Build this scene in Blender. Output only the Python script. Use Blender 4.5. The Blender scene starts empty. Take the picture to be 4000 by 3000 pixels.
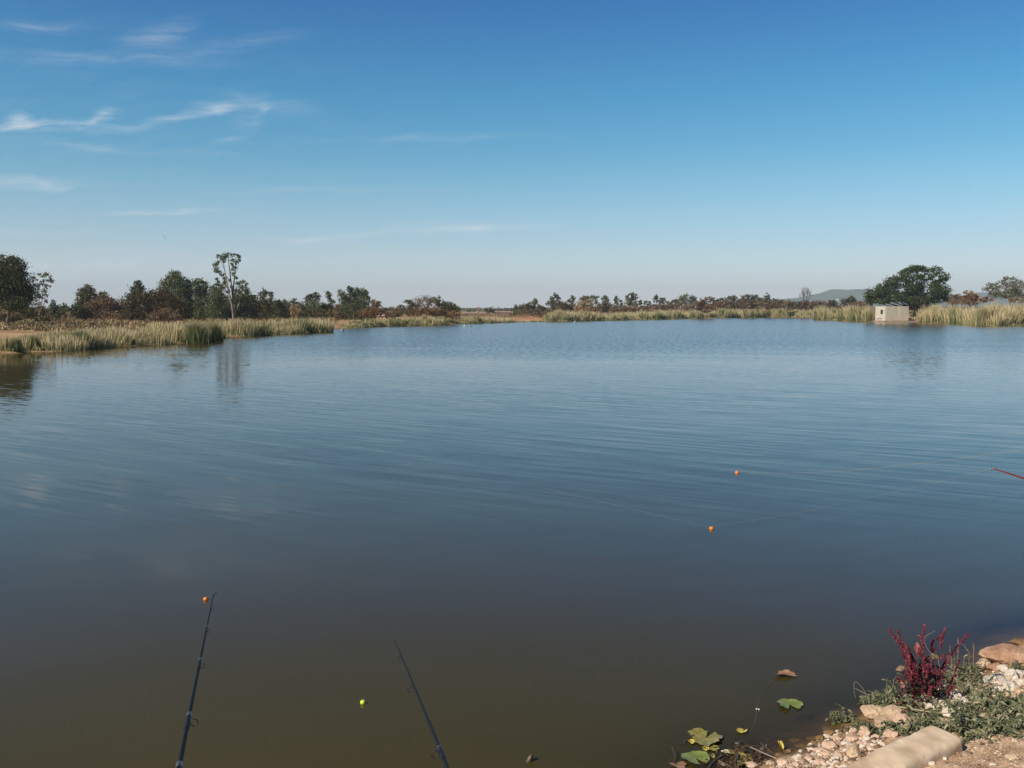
import bpy, math, random
import numpy as np
from mathutils import Vector, Matrix, noise as mnoise
R = math.radians
rng = np.random.default_rng(7)
random.seed(7)
S = bpy.context.scene
COL = S.collection

# ------------------------------------------------------------------ camera, sky, sun, exposure
F = 3667.0; CH = 3.0; HY = 1205.0                       # focal length (px of a 4000 px frame), eye height, horizon row
PITCH = math.atan((1500 - HY) / F)
cam_d = bpy.data.cameras.new("camera"); cam = bpy.data.objects.new("camera", cam_d); COL.objects.link(cam)
cam.location = (0, 0, CH); cam.rotation_euler = (math.pi / 2 - PITCH, 0, 0)
cam_d.sensor_width = 36; cam_d.lens = F / 4000 * 36; cam_d.clip_start = 0.05; cam_d.clip_end = 20000
S.camera = cam
SUN_EL = R(40); SUN_TO = Vector((-0.81, -0.586, 0)).normalized()
SUN_DIR = Vector((SUN_TO.x * math.cos(SUN_EL), SUN_TO.y * math.cos(SUN_EL), math.sin(SUN_EL)))
sun_d = bpy.data.lights.new("sun", 'SUN'); sun = bpy.data.objects.new("sun", sun_d); COL.objects.link(sun)
sun_d.energy = 4.7; sun_d.angle = R(0.5); sun_d.color = (1.0, 0.88, 0.70)
sun.rotation_euler = SUN_DIR.to_track_quat('Z', 'Y').to_euler(); sun.location = (-20, -20, 40)
S.view_settings.view_transform = 'Standard'; S.view_settings.look = 'None'
S.view_settings.exposure = 0.3; S.view_settings.gamma = 1.0
S.cycles.max_bounces = 6; S.cycles.transparent_max_bounces = 12; S.cycles.volume_bounces = 0

def ray(px, py):
    x = (px - 2000) / F; u = (1500 - py) / F
    c, s = math.cos(PITCH), math.sin(PITCH)
    return Vector((x, c + u * s, -s + u * c))
def P(px, py, D):
    r = ray(px, py); t = D / r.y
    return Vector((r.x * t, D, CH + r.z * t))
def at(px, py, z=0.0):
    r = ray(px, py); t = (z - CH) / r.z
    return Vector((r.x * t, r.y * t, z))
def MPP(D): return D / F                                # metres per photo pixel

W = bpy.data.worlds.new("World"); S.world = W; W.use_nodes = True
nt = W.node_tree; N = nt.nodes; L = nt.links; N.clear()
def wn(t, **k):
    n = N.new(t)
    for a, b in k.items(): setattr(n, a, b)
    return n
def wmath(op, a, b=None, c=None):
    n = wn('ShaderNodeMath', operation=op)
    for i, v in enumerate((a, b, c)):
        if v is None: continue
        if isinstance(v, (int, float)): n.inputs[i].default_value = v
        else: L.new(v, n.inputs[i])
    return n.outputs[0]
sky = wn('ShaderNodeTexSky', sky_type='NISHITA', sun_disc=False)
sky.sun_elevation = SUN_EL; sky.sun_rotation = math.atan2(SUN_DIR.x, SUN_DIR.y)
sky.altitude = 1200; sky.air_density = 1.0; sky.dust_density = 1.0; sky.ozone_density = 2.0
tc = wn('ShaderNodeTexCoord'); sep = wn('ShaderNodeSeparateXYZ'); L.new(tc.outputs['Generated'], sep.inputs[0])
az = wmath('ARCTAN2', sep.outputs[0], sep.outputs[1]); el = wmath('ARCSINE', sep.outputs[2])
ae = wn('ShaderNodeCombineXYZ'); L.new(az, ae.inputs[0]); L.new(el, ae.inputs[1])
# cirrus wisps: azimuth, elevation, half length, half width (degrees), tilt, strength
def azel(px, py):
    r = ray(px, py).normalized(); return math.atan2(r.x, r.y), math.asin(r.z)
WISPS = [(70, 498, 320, 24, 3, .44), (300, 492, 360, 16, 3, .28), (10, 462, 70, 34, 0, .5), (430, 445, 75, 30, 35, .34), (380, 480, 120, 16, 22, .25), (640, 466, 340, 20, 15, .34),
         (810, 414, 130, 26, 10, .36), (1010, 400, 260, 60, -4, .2), (1045, 418, 50, 26, 0, .2), (945, 475, 130, 40, 6, .26),
         (870, 545, 130, 16, 12, .22), (640, 140, 200, 60, 22, .18), (860, 188, 340, 44, 13, .15), (420, 238, 620, 34, 4, .15),
         (200, 105, 240, 34, 8, .15), (90, 712, 360, 32, 3, .5), (660, 828, 250, 13, 7, .55), (730, 815, 80, 16, 9, .25), (1250, 930, 480, 20, 3, .36),
         (1880, 895, 420, 20, 3, .42), (1750, 885, 300, 30, 2, .18), (180, 1050, 1100, 90, 1, .40), (60, 905, 420, 22, 2, .2), (1300, 752, 700, 22, 1, .12),
         (420, 580, 700, 22, -1, .14), (1700, 540, 600, 24, 2, .13), (1500, 1010, 600, 20, 2, .12)]
warp = wn('ShaderNodeTexNoise', noise_dimensions='2D'); warp.inputs['Scale'].default_value = 9; warp.inputs['Detail'].default_value = 5
L.new(ae.outputs[0], warp.inputs['Vector'])
wv = wn('ShaderNodeVectorMath', operation='MULTIPLY_ADD'); L.new(warp.outputs['Color'], wv.inputs[0])
wv.inputs[1].default_value = (0.07, 0.022, 0); wv.inputs[2].default_value = (-0.035, -0.011, 0)
wa = wn('ShaderNodeVectorMath', operation='ADD'); L.new(ae.outputs[0], wa.inputs[0]); L.new(wv.outputs[0], wa.inputs[1])
tot = None
for (px, py, ln, wd, tilt, st) in WISPS:
    a, e = azel(px, py)
    m = wn('ShaderNodeMapping', vector_type='TEXTURE'); L.new(wa.outputs[0], m.inputs[0])
    m.inputs['Location'].default_value = (a, e, 0); m.inputs['Rotation'].default_value = (0, 0, R(tilt))
    m.inputs['Scale'].default_value = (ln / F, wd / F, 1)
    g = wn('ShaderNodeTexGradient', gradient_type='SPHERICAL'); L.new(m.outputs[0], g.inputs[0])
    v = wmath('POWER', g.outputs['Fac'], 1.5)
    tot = wmath('MULTIPLY', v, st * 1.25) if tot is None else wmath('MULTIPLY_ADD', v, st * 1.25, tot)
stm = wn('ShaderNodeMapping', vector_type='TEXTURE'); L.new(wa.outputs[0], stm.inputs[0])
stm.inputs['Rotation'].default_value = (0, 0, R(7)); stm.inputs['Scale'].default_value = (0.075, 0.008, 1)
stn = wn('ShaderNodeTexNoise', noise_dimensions='2D'); stn.inputs['Scale'].default_value = 1; stn.inputs['Detail'].default_value = 9; stn.inputs['Roughness'].default_value = .68
L.new(stm.outputs[0], stn.inputs['Vector'])
streak = wmath('MULTIPLY_ADD', stn.outputs['Fac'], 3.4, -0.95); streak = wmath('MAXIMUM', streak, 0.0)
cl = wmath('MULTIPLY', tot, streak)
leftm = wn('ShaderNodeMapRange'); L.new(az, leftm.inputs[0]); leftm.inputs[1].default_value = .05; leftm.inputs[2].default_value = -.45; leftm.inputs[3].default_value = 0; leftm.inputs[4].default_value = .07
hi = wn('ShaderNodeMapRange'); L.new(el, hi.inputs[0]); hi.inputs[1].default_value = .30; hi.inputs[2].default_value = .2
cl = wmath('ADD', cl, wmath('MULTIPLY', wmath('MULTIPLY', leftm.outputs[0], hi.outputs[0]), wmath('MAXIMUM', wmath('SUBTRACT', streak, .6), 0.0)))
cl = wmath('MINIMUM', cl, .8)
# pale dusty air low over the horizon
hz = wn('ShaderNodeMapRange'); L.new(el, hz.inputs[0]); hz.inputs[1].default_value = .16; hz.inputs[2].default_value = -.01; hz.inputs[3].default_value = 0; hz.inputs[4].default_value = 1
hzf = wmath('MULTIPLY', wmath('POWER', hz.outputs[0], 1.5), .55)
hs = wn('ShaderNodeHueSaturation'); hs.inputs['Saturation'].default_value = 1.05; L.new(sky.outputs[0], hs.inputs['Color'])
tint = wn('ShaderNodeMix', data_type='RGBA', blend_type='MULTIPLY'); tint.inputs[0].default_value = 1
L.new(hs.outputs[0], tint.inputs[6])
cr = wn('ShaderNodeValToRGB'); ce = cr.color_ramp.elements      # the deep blue this air gives overhead, paler low down
for _ in range(5): ce.new(.5)
for e_, (p_, c_) in zip(ce, [(0, (.72, .66, .69)), (.07, (.45, .56, .60)), (.136, (.355, .585, .59)), (.216, (.215, .545, .61)), (.305, (.145, .425, .60)), (.35, (.17, .36, .47)), (.5, (.18, .27, .32))]): e_.position = p_; e_.color = (*c_, 1)
L.new(el, cr.inputs[0]); L.new(cr.outputs[0], tint.inputs[7])
mx = wn('ShaderNodeMix', data_type='RGBA'); L.new(hzf, mx.inputs[0]); L.new(tint.outputs[2], mx.inputs[6]); mx.inputs[7].default_value = (4.1, 4.3, 4.55, 1)
mx2 = wn('ShaderNodeMix', data_type='RGBA'); L.new(cl, mx2.inputs[0]); L.new(mx.outputs[2], mx2.inputs[6]); mx2.inputs[7].default_value = (3.9, 4.2, 4.5, 1)
bg = wn('ShaderNodeBackground'); bg.inputs['Strength'].default_value = 0.15; L.new(mx2.outputs[2], bg.inputs[0])
wo = wn('ShaderNodeOutputWorld'); L.new(bg.outputs[0], wo.inputs[0])

# ------------------------------------------------------------------ mesh helpers
def link_props(o, label=None, cat=None, group=None, kind=None):
    if label: o['label'] = label
    if cat: o['category'] = cat
    if group: o['group'] = group
    if kind: o['kind'] = kind
    return o
class MB:
    def __init__(s): s.v = []; s.n = 0; s.f = []; s.t = []
    def add(s, v, f, t=0.5):
        v = np.asarray(v, float).reshape(-1, 3)
        s.v.append(v)
        s.f.append(np.asarray(f, int) + s.n)
        s.t.append(np.broadcast_to(np.asarray(t, float), (len(v),)).copy()); s.n += len(v)
    def build(s, name, mat, parent=None, smooth=False, origin=(0, 0, 0)):
        v = np.vstack(s.v) - np.asarray(origin, float)
        me = bpy.data.meshes.new(name); me.vertices.add(len(v)); me.vertices.foreach_set('co', v.ravel())
        li = np.concatenate([f.ravel() for f in s.f]); tot = np.concatenate([np.full(len(f), f.shape[1]) for f in s.f])
        st = np.concatenate([[0], np.cumsum(tot)[:-1]])
        me.loops.add(len(li)); me.loops.foreach_set('vertex_index', li)
        me.polygons.add(len(tot)); me.polygons.foreach_set('loop_start', st); me.polygons.foreach_set('loop_total', tot)
        me.polygons.foreach_set('use_smooth', np.full(len(tot), bool(smooth)))
        a = me.attributes.new('tint', 'FLOAT', 'POINT'); a.data.foreach_set('value', np.concatenate(s.t))
        me.update(calc_edges=True); me.materials.append(mat)
        o = bpy.data.objects.new(name, me); COL.objects.link(o)
        if parent: o.parent = parent
        else: o.location = origin
        return o
def empty(name, loc, label, cat, group=None, kind=None):
    o = bpy.data.objects.new(name, None); COL.objects.link(o); o.location = loc; o.empty_display_size = .2
    return link_props(o, label, cat, group, kind)
def tube(mb, pts, rad, sides=6, t=.5, cap=True):
    pts = [Vector(p) for p in pts]; n = len(pts)
    if isinstance(rad, (int, float)): rad = [rad] * n
    up = Vector((0, 0, 1)); vs = []
    for i, p in enumerate(pts):
        d = (pts[min(i + 1, n - 1)] - pts[max(i - 1, 0)])
        if d.length < 1e-9: d = Vector((0, 0, 1))
        d.normalize()
        if i == 0:
            a = d.cross(up) if abs(d.z) < .95 else d.cross(Vector((1, 0, 0)))
        else: a = a - d * a.dot(d)
        a.normalize(); b = d.cross(a)
        for k in range(sides):
            th = 2 * math.pi * k / sides
            vs.append(p + (a * math.cos(th) + b * math.sin(th)) * rad[i])
    f = [(i * sides + k, i * sides + (k + 1) % sides, (i + 1) * sides + (k + 1) % sides, (i + 1) * sides + k) for i in range(n - 1) for k in range(sides)]
    mb.add([tuple(v) for v in vs], f, t)
    if cap:
        mb.add([tuple(v) for v in vs[:sides]], [tuple(reversed(range(sides)))], t)
        mb.add([tuple(v) for v in vs[-sides:]], [tuple(range(sides))], t)
def smooth_path(pts, n=4):
    pts = [Vector(p) for p in pts]; out = []
    for i in range(len(pts) - 1):
        p0 = pts[max(i - 1, 0)]; p1 = pts[i]; p2 = pts[i + 1]; p3 = pts[min(i + 2, len(pts) - 1)]
        for k in range(n):
            u = k / n
            out.append(0.5 * ((2 * p1) + (-p0 + p2) * u + (2 * p0 - 5 * p1 + 4 * p2 - p3) * u * u + (-p0 + 3 * p1 - 3 * p2 + p3) * u ** 3))
    out.append(pts[-1]); return out
def box(mb, c, d, rz=0, t=.5, bev=0):
    cx, cy, cz = c; a, b, h = (q / 2 for q in d)
    co = math.cos(rz); si = math.sin(rz); v = []
    for (x, y, z) in [(-a, -b, -h), (a, -b, -h), (a, b, -h), (-a, b, -h), (-a, -b, h), (a, -b, h), (a, b, h), (-a, b, h)]:
        v.append((cx + x * co - y * si, cy + x * si + y * co, cz + z))
    mb.add(v, [(0, 3, 2, 1), (4, 5, 6, 7), (0, 1, 5, 4), (1, 2, 6, 5), (2, 3, 7, 6), (3, 0, 4, 7)], t)
def ico(sub):
    t = (1 + 5 ** .5) / 2
    v = [(-1, t, 0), (1, t, 0), (-1, -t, 0), (1, -t, 0), (0, -1, t), (0, 1, t), (0, -1, -t), (0, 1, -t), (t, 0, -1), (t, 0, 1), (-t, 0, -1), (-t, 0, 1)]
    f = [(0, 11, 5), (0, 5, 1), (0, 1, 7), (0, 7, 10), (0, 10, 11), (1, 5, 9), (5, 11, 4), (11, 10, 2), (10, 7, 6), (7, 1, 8), (3, 9, 4), (3, 4, 2), (3, 2, 6), (3, 6, 8), (3, 8, 9), (4, 9, 5), (2, 4, 11), (6, 2, 10), (8, 6, 7), (9, 8, 1)]
    v = [Vector(p).normalized() for p in v]
    for _ in range(sub):
        cache = {}; nf = []
        def mid(a, b):
            k = (min(a, b), max(a, b))
            if k not in cache: v.append(((v[a] + v[b]) / 2).normalized()); cache[k] = len(v) - 1
            return cache[k]
        for a, b, c in f:
            ab, bc, ca = mid(a, b), mid(b, c), mid(c, a); nf += [(a, ab, ca), (b, bc, ab), (c, ca, bc), (ab, bc, ca)]
        f = nf
    return np.array([tuple(p) for p in v]), np.array(f)
ICO = [ico(i) for i in range(5)]
def leaves(mb, c, size, asp=1.6, t=None, flat=0.0):
    """small four-sided leaf faces, one per row of c, turned every way"""
    c = np.asarray(c); n = len(c)
    if n == 0: return
    a = rng.normal(size=(n, 3)); a /= np.linalg.norm(a, axis=1)[:, None]
    b = rng.normal(size=(n, 3)); a[:, 2] *= 1 - flat; b[:, 2] *= 1 - flat
    a /= np.linalg.norm(a, axis=1)[:, None]
    b -= a * (a * b).sum(1)[:, None]; b /= np.linalg.norm(b, axis=1)[:, None]
    s = (np.asarray(size) * rng.uniform(.6, 1.3, n))[:, None]
    v = np.stack([c - a * s * asp * .5, c - b * s * .5, c + a * s * asp * .5, c + b * s * .5], 1).reshape(-1, 3)
    if t is None: t = rng.uniform(0, 1, n)
    mb.add(v, np.arange(4 * n).reshape(n, 4), np.repeat(t, 4))

# ------------------------------------------------------------------ materials
def newmat(name):
    m = bpy.data.materials.new(name); m.use_nodes = True; m.node_tree.nodes.clear(); return m, m.node_tree.nodes, m.node_tree.links
def ramp(N, cols):
    r = N.new('ShaderNodeValToRGB'); e = r.color_ramp.elements
    while len(e) < len(cols): e.new(.5)
    for i, (p, c) in enumerate(cols): e[i].position = p; e[i].color = (*c, 1)
    return r
def leafmat(name, ca, cb, cc=None, trans=.25, nscale=.25, rough=.6):
    m, N, L = newmat(name)
    at_ = N.new('ShaderNodeAttribute'); at_.attribute_name = 'tint'
    g = N.new('ShaderNodeTexCoord'); no = N.new('ShaderNodeTexNoise'); no.inputs['Scale'].default_value = nscale; no.inputs['Detail'].default_value = 3
    L.new(g.outputs['Object'], no.inputs['Vector'])
    ma = N.new('ShaderNodeMath'); ma.operation = 'MULTIPLY_ADD'; L.new(no.outputs['Fac'], ma.inputs[0]); ma.inputs[1].default_value = 1.6
    m2 = N.new('ShaderNodeMath'); m2.operation = 'MULTIPLY_ADD'; L.new(at_.outputs['Fac'], m2.inputs[0]); m2.inputs[1].default_value = .6; m2.inputs[2].default_value = -.6
    L.new(m2.outputs[0], ma.inputs[2])
    r = ramp(N, [(.1, ca), (.55, cb), (.95, cc or cb)]); L.new(ma.outputs[0], r.inputs[0])
    p = N.new('ShaderNodeBsdfPrincipled'); p.inputs['Roughness'].default_value = rough; p.inputs['Specular IOR Level'].default_value = .3; L.new(r.outputs[0], p.inputs['Base Color'])
    tr = N.new('ShaderNodeBsdfTranslucent'); L.new(r.outputs[0], tr.inputs[0])
    mi = N.new('ShaderNodeMixShader'); mi.inputs[0].default_value = trans; L.new(p.outputs[0], mi.inputs[1]); L.new(tr.outputs[0], mi.inputs[2])
    o = N.new('ShaderNodeOutputMaterial'); L.new(mi.outputs[0], o.inputs[0]); return m
def solid(name, cols, scale=6, rough=.7, bump=0, bscale=30, metal=0, spec=.4, detail=6, coat=0, tintmix=0):
    m, N, L = newmat(name)
    g = N.new('ShaderNodeTexCoord'); no = N.new('ShaderNodeTexNoise'); no.inputs['Scale'].default_value = scale; no.inputs['Detail'].default_value = detail
    L.new(g.outputs['Object'], no.inputs['Vector'])
    n = len(cols); r = ramp(N, [(.3 + .4 * i / max(1, n - 1), c) for i, c in enumerate(cols)]); 
    if tintmix:
        at_ = N.new('ShaderNodeAttribute'); at_.attribute_name = 'tint'
        mm = N.new('ShaderNodeMix'); mm.inputs[0].default_value = tintmix; L.new(no.outputs['Fac'], mm.inputs[2]); L.new(at_.outputs['Fac'], mm.inputs[3]); L.new(mm.outputs[0], r.inputs[0])
    else: L.new(no.outputs['Fac'], r.inputs[0])
    p = N.new('ShaderNodeBsdfPrincipled'); p.inputs['Roughness'].default_value = rough; p.inputs['Metallic'].default_value = metal
    p.inputs['Specular IOR Level'].default_value = spec; p.inputs['Coat Weight'].default_value = coat; L.new(r.outputs[0], p.inputs['Base Color'])
    if bump:
        n2 = N.new('ShaderNodeTexNoise'); n2.inputs['Scale'].default_value = bscale; n2.inputs['Detail'].default_value = 6; L.new(g.outputs['Object'], n2.inputs['Vector'])
        b = N.new('ShaderNodeBump'); b.inputs['Strength'].default_value = bump; b.inputs['Distance'].default_value = .02; L.new(n2.outputs['Fac'], b.inputs['Height']); L.new(b.outputs[0], p.inputs['Normal'])
    o = N.new('ShaderNodeOutputMaterial'); L.new(p.outputs[0], o.inputs[0]); return m
M = {}
M['darkeuc'] = leafmat('dark_gum_foliage', (.045, .055, .024), (.078, .092, .038), (.125, .130, .060))
M['euc'] = leafmat('gum_foliage', (.068, .090, .036), (.118, .145, .060), (.185, .200, .095))
M['paleeuc'] = leafmat('pale_gum_foliage', (0.104, 0.113, 0.050), (0.165, 0.170, 0.084), (0.243, 0.226, 0.112))
M['fargum'] = leafmat('far_gum_foliage', (.10, .115, .065), (.155, .165, .095), (.21, .21, .13))
M['olive'] = leafmat('olive_foliage', (0.060, 0.058, 0.018), (0.113, 0.100, 0.031), (0.174, 0.137, 0.047))
M['thicket'] = leafmat('thicket_foliage', (.060, .052, .022), (.105, .085, .036), (.165, .10, .050))
M['russet'] = leafmat('russet_foliage', (.10, .065, .036), (.19, .125, .070), (.27, .185, .115))
M['rust'] = leafmat('rust_foliage', (.12, .065, .030), (.23, .130, .060), (.30, .19, .095))
M['brown'] = leafmat('brown_foliage', (.13, .090, .052), (.22, .155, .090), (.31, .23, .14))
M['umbrella'] = leafmat('thorn_tree_foliage', (.075, .080, .040), (.13, .130, .068), (.18, .17, .09))
M['tan'] = leafmat('dry_twiggy_foliage', (0.243, 0.170, 0.084), (0.365, 0.266, 0.140), (0.486, 0.355, 0.190))
M['fig'] = leafmat('fig_foliage', (.028, .048, .013), (.052, .080, .021), (.085, .110, .034), nscale=.35)
M['greytwig'] = solid('grey_twig_bark', [(.13, .11, .095), (.22, .19, .165)])
M['bark'] = solid('dark_bark', [(.06, .045, .035), (.12, .095, .075)], scale=2)
M['whitebark'] = solid('white_gum_bark', [(.17, .14, .105), (.33, .28, .22)], scale=.8)
M['grass'] = None
def reedmat():
    m, N, L = newmat('reed_blades')
    at_ = N.new('ShaderNodeAttribute'); at_.attribute_name = 'tint'
    r = ramp(N, [(0, (.04, .058, .020)), (.25, (.14, .17, .065)), (.5, (.34, .31, .16)), (.75, (.54, .46, .27)), (1, (.68, .57, .37))]); L.new(at_.outputs['Fac'], r.inputs[0])
    p = N.new('ShaderNodeBsdfPrincipled'); p.inputs['Roughness'].default_value = .6; p.inputs['Specular IOR Level'].default_value = .25; L.new(r.outputs[0], p.inputs['Base Color'])
    tr = N.new('ShaderNodeBsdfTranslucent'); L.new(r.outputs[0], tr.inputs[0]); mi = N.new('ShaderNodeMixShader'); mi.inputs[0].default_value = .25
    L.new(p.outputs[0], mi.inputs[1]); L.new(tr.outputs[0], mi.inputs[2]); o = N.new('ShaderNodeOutputMaterial'); L.new(mi.outputs[0], o.inputs[0]); return m
M['reed'] = reedmat()

# ------------------------------------------------------------------ the lake outline and the height of the land
SHX = [(-900, 1500), (-300, 1420), (0, 1385), (60, 1383), (130, 1378), (230, 1376), (400, 1361), (560, 1352), (700, 1346), (800, 1338), (850, 1330), (870, 1321), (950, 1316),
       (1100, 1308), (1200, 1302), (1295, 1298), (1298, 1295), (1240, 1291), (1285, 1288), (1360, 1284), (1365, 1281), (1500, 1276), (1700, 1272), (1800, 1265), (2000, 1260), (2200, 1256), (2400, 1252), (2500, 1250),
       (2700, 1245), (2900, 1241), (3000, 1239), (3170, 1241), (3185, 1249), (3270, 1252), (3400, 1257), (3560, 1258), (3700, 1261), (3800, 1270), (3900, 1273), (4000, 1270), (4300, 1276)]
NEAR = [(4100, 2455), (3985, 2490), (3900, 2530), (3840, 2590), (3790, 2640), (3700, 2690), (3600, 2735), (3500, 2765), (3400, 2795), (3320, 2835), (3240, 2875), (3190, 2905), (3120, 2935), (3000, 2965), (2900, 3000), (2820, 3060)]
poly = [tuple(at(x, y).xy) for x, y in SHX] + [(150, 110), (110, 50), (45, 17), (18, 12), (9.5, 9.6)] + [tuple(at(x, y).xy) for x, y in NEAR] + [(1.0, 4.7), (-2, 4.5), (-8, 4.2), (-30, 4), (-55, 12)]
poly = np.array(poly)
def sdist(x, y):
    x = np.asarray(x, float); y = np.asarray(y, float); d = np.full(x.shape, 1e18); ins = np.zeros(x.shape, bool)
    n = len(poly)
    for i in range(n):
        ax, ay = poly[i]; bx, by = poly[(i + 1) % n]; ex, ey = bx - ax, by - ay
        t = np.clip(((x - ax) * ex + (y - ay) * ey) / (ex * ex + ey * ey + 1e-12), 0, 1)
        d = np.minimum(d, (x - ax - t * ex) ** 2 + (y - ay - t * ey) ** 2)
        c = ((ay > y) != (by > y)) & (x < (bx - ax) * (y - ay) / (by - ay + 1e-12) + ax); ins ^= c
    d = np.sqrt(d); return np.where(ins, -d, d)
def wob(x, y, s, seed=0):
    return (np.sin(x * s * 1.3 + seed) * np.cos(y * s * 1.1 + seed * 2) + .6 * np.sin(x * s * 2.9 - y * s * 2.3 + seed * 3) + .35 * np.sin(x * s * 6.1 + y * s * 5.2 + seed)
            + .2 * np.cos(x * s * 13.1 - y * s * 11.7 + 2 * seed)) / 2
def sst(a, b, x):
    t = np.clip((x - a) / (b - a), 0, 1); return t * t * (3 - 2 * t)
def HT(x, y):
    x = np.asarray(x, float); y = np.asarray(y, float); sd = sdist(x, y)
    far = sst(14, 35, y)
    near_z = np.where(sd > 0, 1.45 * (1 - np.exp(-np.maximum(sd, 0) * .30 / 1.45)), np.maximum(sd * (.26 + .12 * np.minimum(-sd, 2)), -2.5)) + wob(x, y, 4, 1) * .018 + wob(x, y, 17, 4) * .003
    rise = sst(0, 1, np.abs(sd)) 
    far_z = np.where(sd > 0, .10 * sst(0, .5, sd) + .65 * (1 - np.exp(-np.maximum(sd, 0) / 9)), np.maximum(sd * .3, -2.5)) + wob(x, y, .11, 2) * .10 * rise
    return near_z * (1 - far) + far_z * far
def H1(x, y): return float(HT(np.array([x]), np.array([y]))[0])
def hit(px, py, lift=0.0):
    r = ray(px, py); ts = np.linspace(3, 14, 1101); xs = r.x * ts; ys = r.y * ts; zs = CH + r.z * ts
    g = HT(xs, ys); k = np.argmax(zs <= np.maximum(g, 0) + lift) 
    if zs[k] > max(g[k], 0) + lift: k = len(ts) - 1
    return Vector((xs[k], ys[k], zs[k]))

# ground: one sheet, fine near the viewer
azs = np.unique(np.concatenate([np.arange(-180, -36, 4.), np.arange(-36, 20, .25), np.arange(20, 36, .12), np.arange(36, 180.1, 4.)])) * math.pi / 180
rs = np.concatenate([[.05], np.linspace(.6, 4.5, 24), np.linspace(4.6, 9.5, 190), np.geomspace(9.7, 60, 60), np.geomspace(61, 450, 230), np.geomspace(470, 5000, 40)])
A, RR = np.meshgrid(azs, rs); gx = RR * np.sin(A); gy = RR * np.cos(A); gz = HT(gx, gy)
redspots = [(1760, 1262, 26, 9), (2060, 1252, 70, 14), (2790, 1240, 16, 14), (1640, 1262, 30, 10), (2120, 1250, 50, 14)]
redm = np.zeros_like(gx)
for px, py, w, dd in redspots:
    c = at(px, py); wm = w * MPP(c.y); redm = np.maximum(redm, np.exp(-((gx - c.x) / wm) ** 2 - ((gy - c.y) / dd) ** 2))
mb = MB(); nr, na = gx.shape; idx = np.arange(nr * na).reshape(nr, na)
mb.add(np.stack([gx, gy, gz], -1).reshape(-1, 3), np.stack([idx[:-1, :-1], idx[1:, :-1], idx[1:, 1:], idx[:-1, 1:]], -1).reshape(-1, 4)[:, ::-1], redm.ravel())
def groundmat():
    m, N, L = newmat('earth')
    g = N.new('ShaderNodeNewGeometry'); at_ = N.new('ShaderNodeAttribute'); at_.attribute_name = 'tint'
    def noi(s, d=6): n = N.new('ShaderNodeTexNoise'); n.inputs['Scale'].default_value = s; n.inputs['Detail'].default_value = d; L.new(g.outputs['Position'], n.inputs['Vector']); return n
    n1 = noi(.06); n2 = noi(5, 8); n3 = noi(45, 4)
    far = ramp(N, [(.36, (.22, .13, .075)), (.47, (.34, .22, .125)), (.56, (.44, .32, .19)), (.66, (.28, .17, .09))]); L.new(n1.outputs['Fac'], far.inputs[0])
    near = ramp(N, [(.3, (.30, .19, .125)), (.5, (.42, .29, .20)), (.7, (.52, .38, .27))]); L.new(n2.outputs['Fac'], near.inputs[0])
    sp = N.new('ShaderNodeSeparateXYZ'); L.new(g.outputs['Position'], sp.inputs[0])
    mr = N.new('ShaderNodeMapRange'); L.new(sp.outputs[1], mr.inputs[0]); mr.inputs[1].default_value = 14; mr.inputs[2].default_value = 40
    mx = N.new('ShaderNodeMix'); mx.data_type = 'RGBA'; L.new(mr.outputs[0], mx.inputs[0]); L.new(near.outputs[0], mx.inputs[6]); L.new(far.outputs[0], mx.inputs[7])
    m3 = N.new('ShaderNodeMix'); m3.data_type = 'RGBA'; L.new(at_.outputs['Fac'], m3.inputs[0]); L.new(mx.outputs[2], m3.inputs[6]); m3.inputs[7].default_value = (.42, .155, .06, 1)
    # wet mud at and below the water line
    wet = N.new('ShaderNodeMapRange'); L.new(sp.outputs[2], wet.inputs[0]); wet.inputs[1].default_value = .07; wet.inputs[2].default_value = .0
    m4 = N.new('ShaderNodeMix'); m4.data_type = 'RGBA'; m4.blend_type = 'MULTIPLY'; L.new(wet.outputs[0], m4.inputs[0]); L.new(m3.outputs[2], m4.inputs[6]); m4.inputs[7].default_value = (.33, .30, .20, 1)
    sk = ramp(N, [(.35, (.72, .70, .68)), (.6, (1.12, 1.1, 1.08))]); L.new(n3.outputs['Fac'], sk.inputs[0])
    m5 = N.new('ShaderNodeMix'); m5.data_type = 'RGBA'; m5.blend_type = 'MULTIPLY'; m5.inputs[0].default_value = 1; L.new(m4.outputs[2], m5.inputs[6]); L.new(sk.outputs[0], m5.inputs[7])
    p = N.new('ShaderNodeBsdfPrincipled'); p.inputs['Roughness'].default_value = .9; p.inputs['Specular IOR Level'].default_value = .2; L.new(m5.outputs[2], p.inputs['Base Color'])
    b = N.new('ShaderNodeBump'); b.inputs['Strength'].default_value = .6; b.inputs['Distance'].default_value = .02
    ad = N.new('ShaderNodeMath'); ad.operation = 'MULTIPLY_ADD'; L.new(n3.outputs['Fac'], ad.inputs[0]); ad.inputs[1].default_value = .5; L.new(n2.outputs['Fac'], ad.inputs[2]); L.new(ad.outputs[0], b.inputs['Height']); L.new(b.outputs[0], p.inputs['Normal'])
    o = N.new('ShaderNodeOutputMaterial'); L.new(p.outputs[0], o.inputs[0]); return m
ground = mb.build('ground', groundmat(), smooth=True); link_props(ground, 'dry sandy earth bank and red scrubland round the lake', 'ground', kind='structure')

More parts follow.
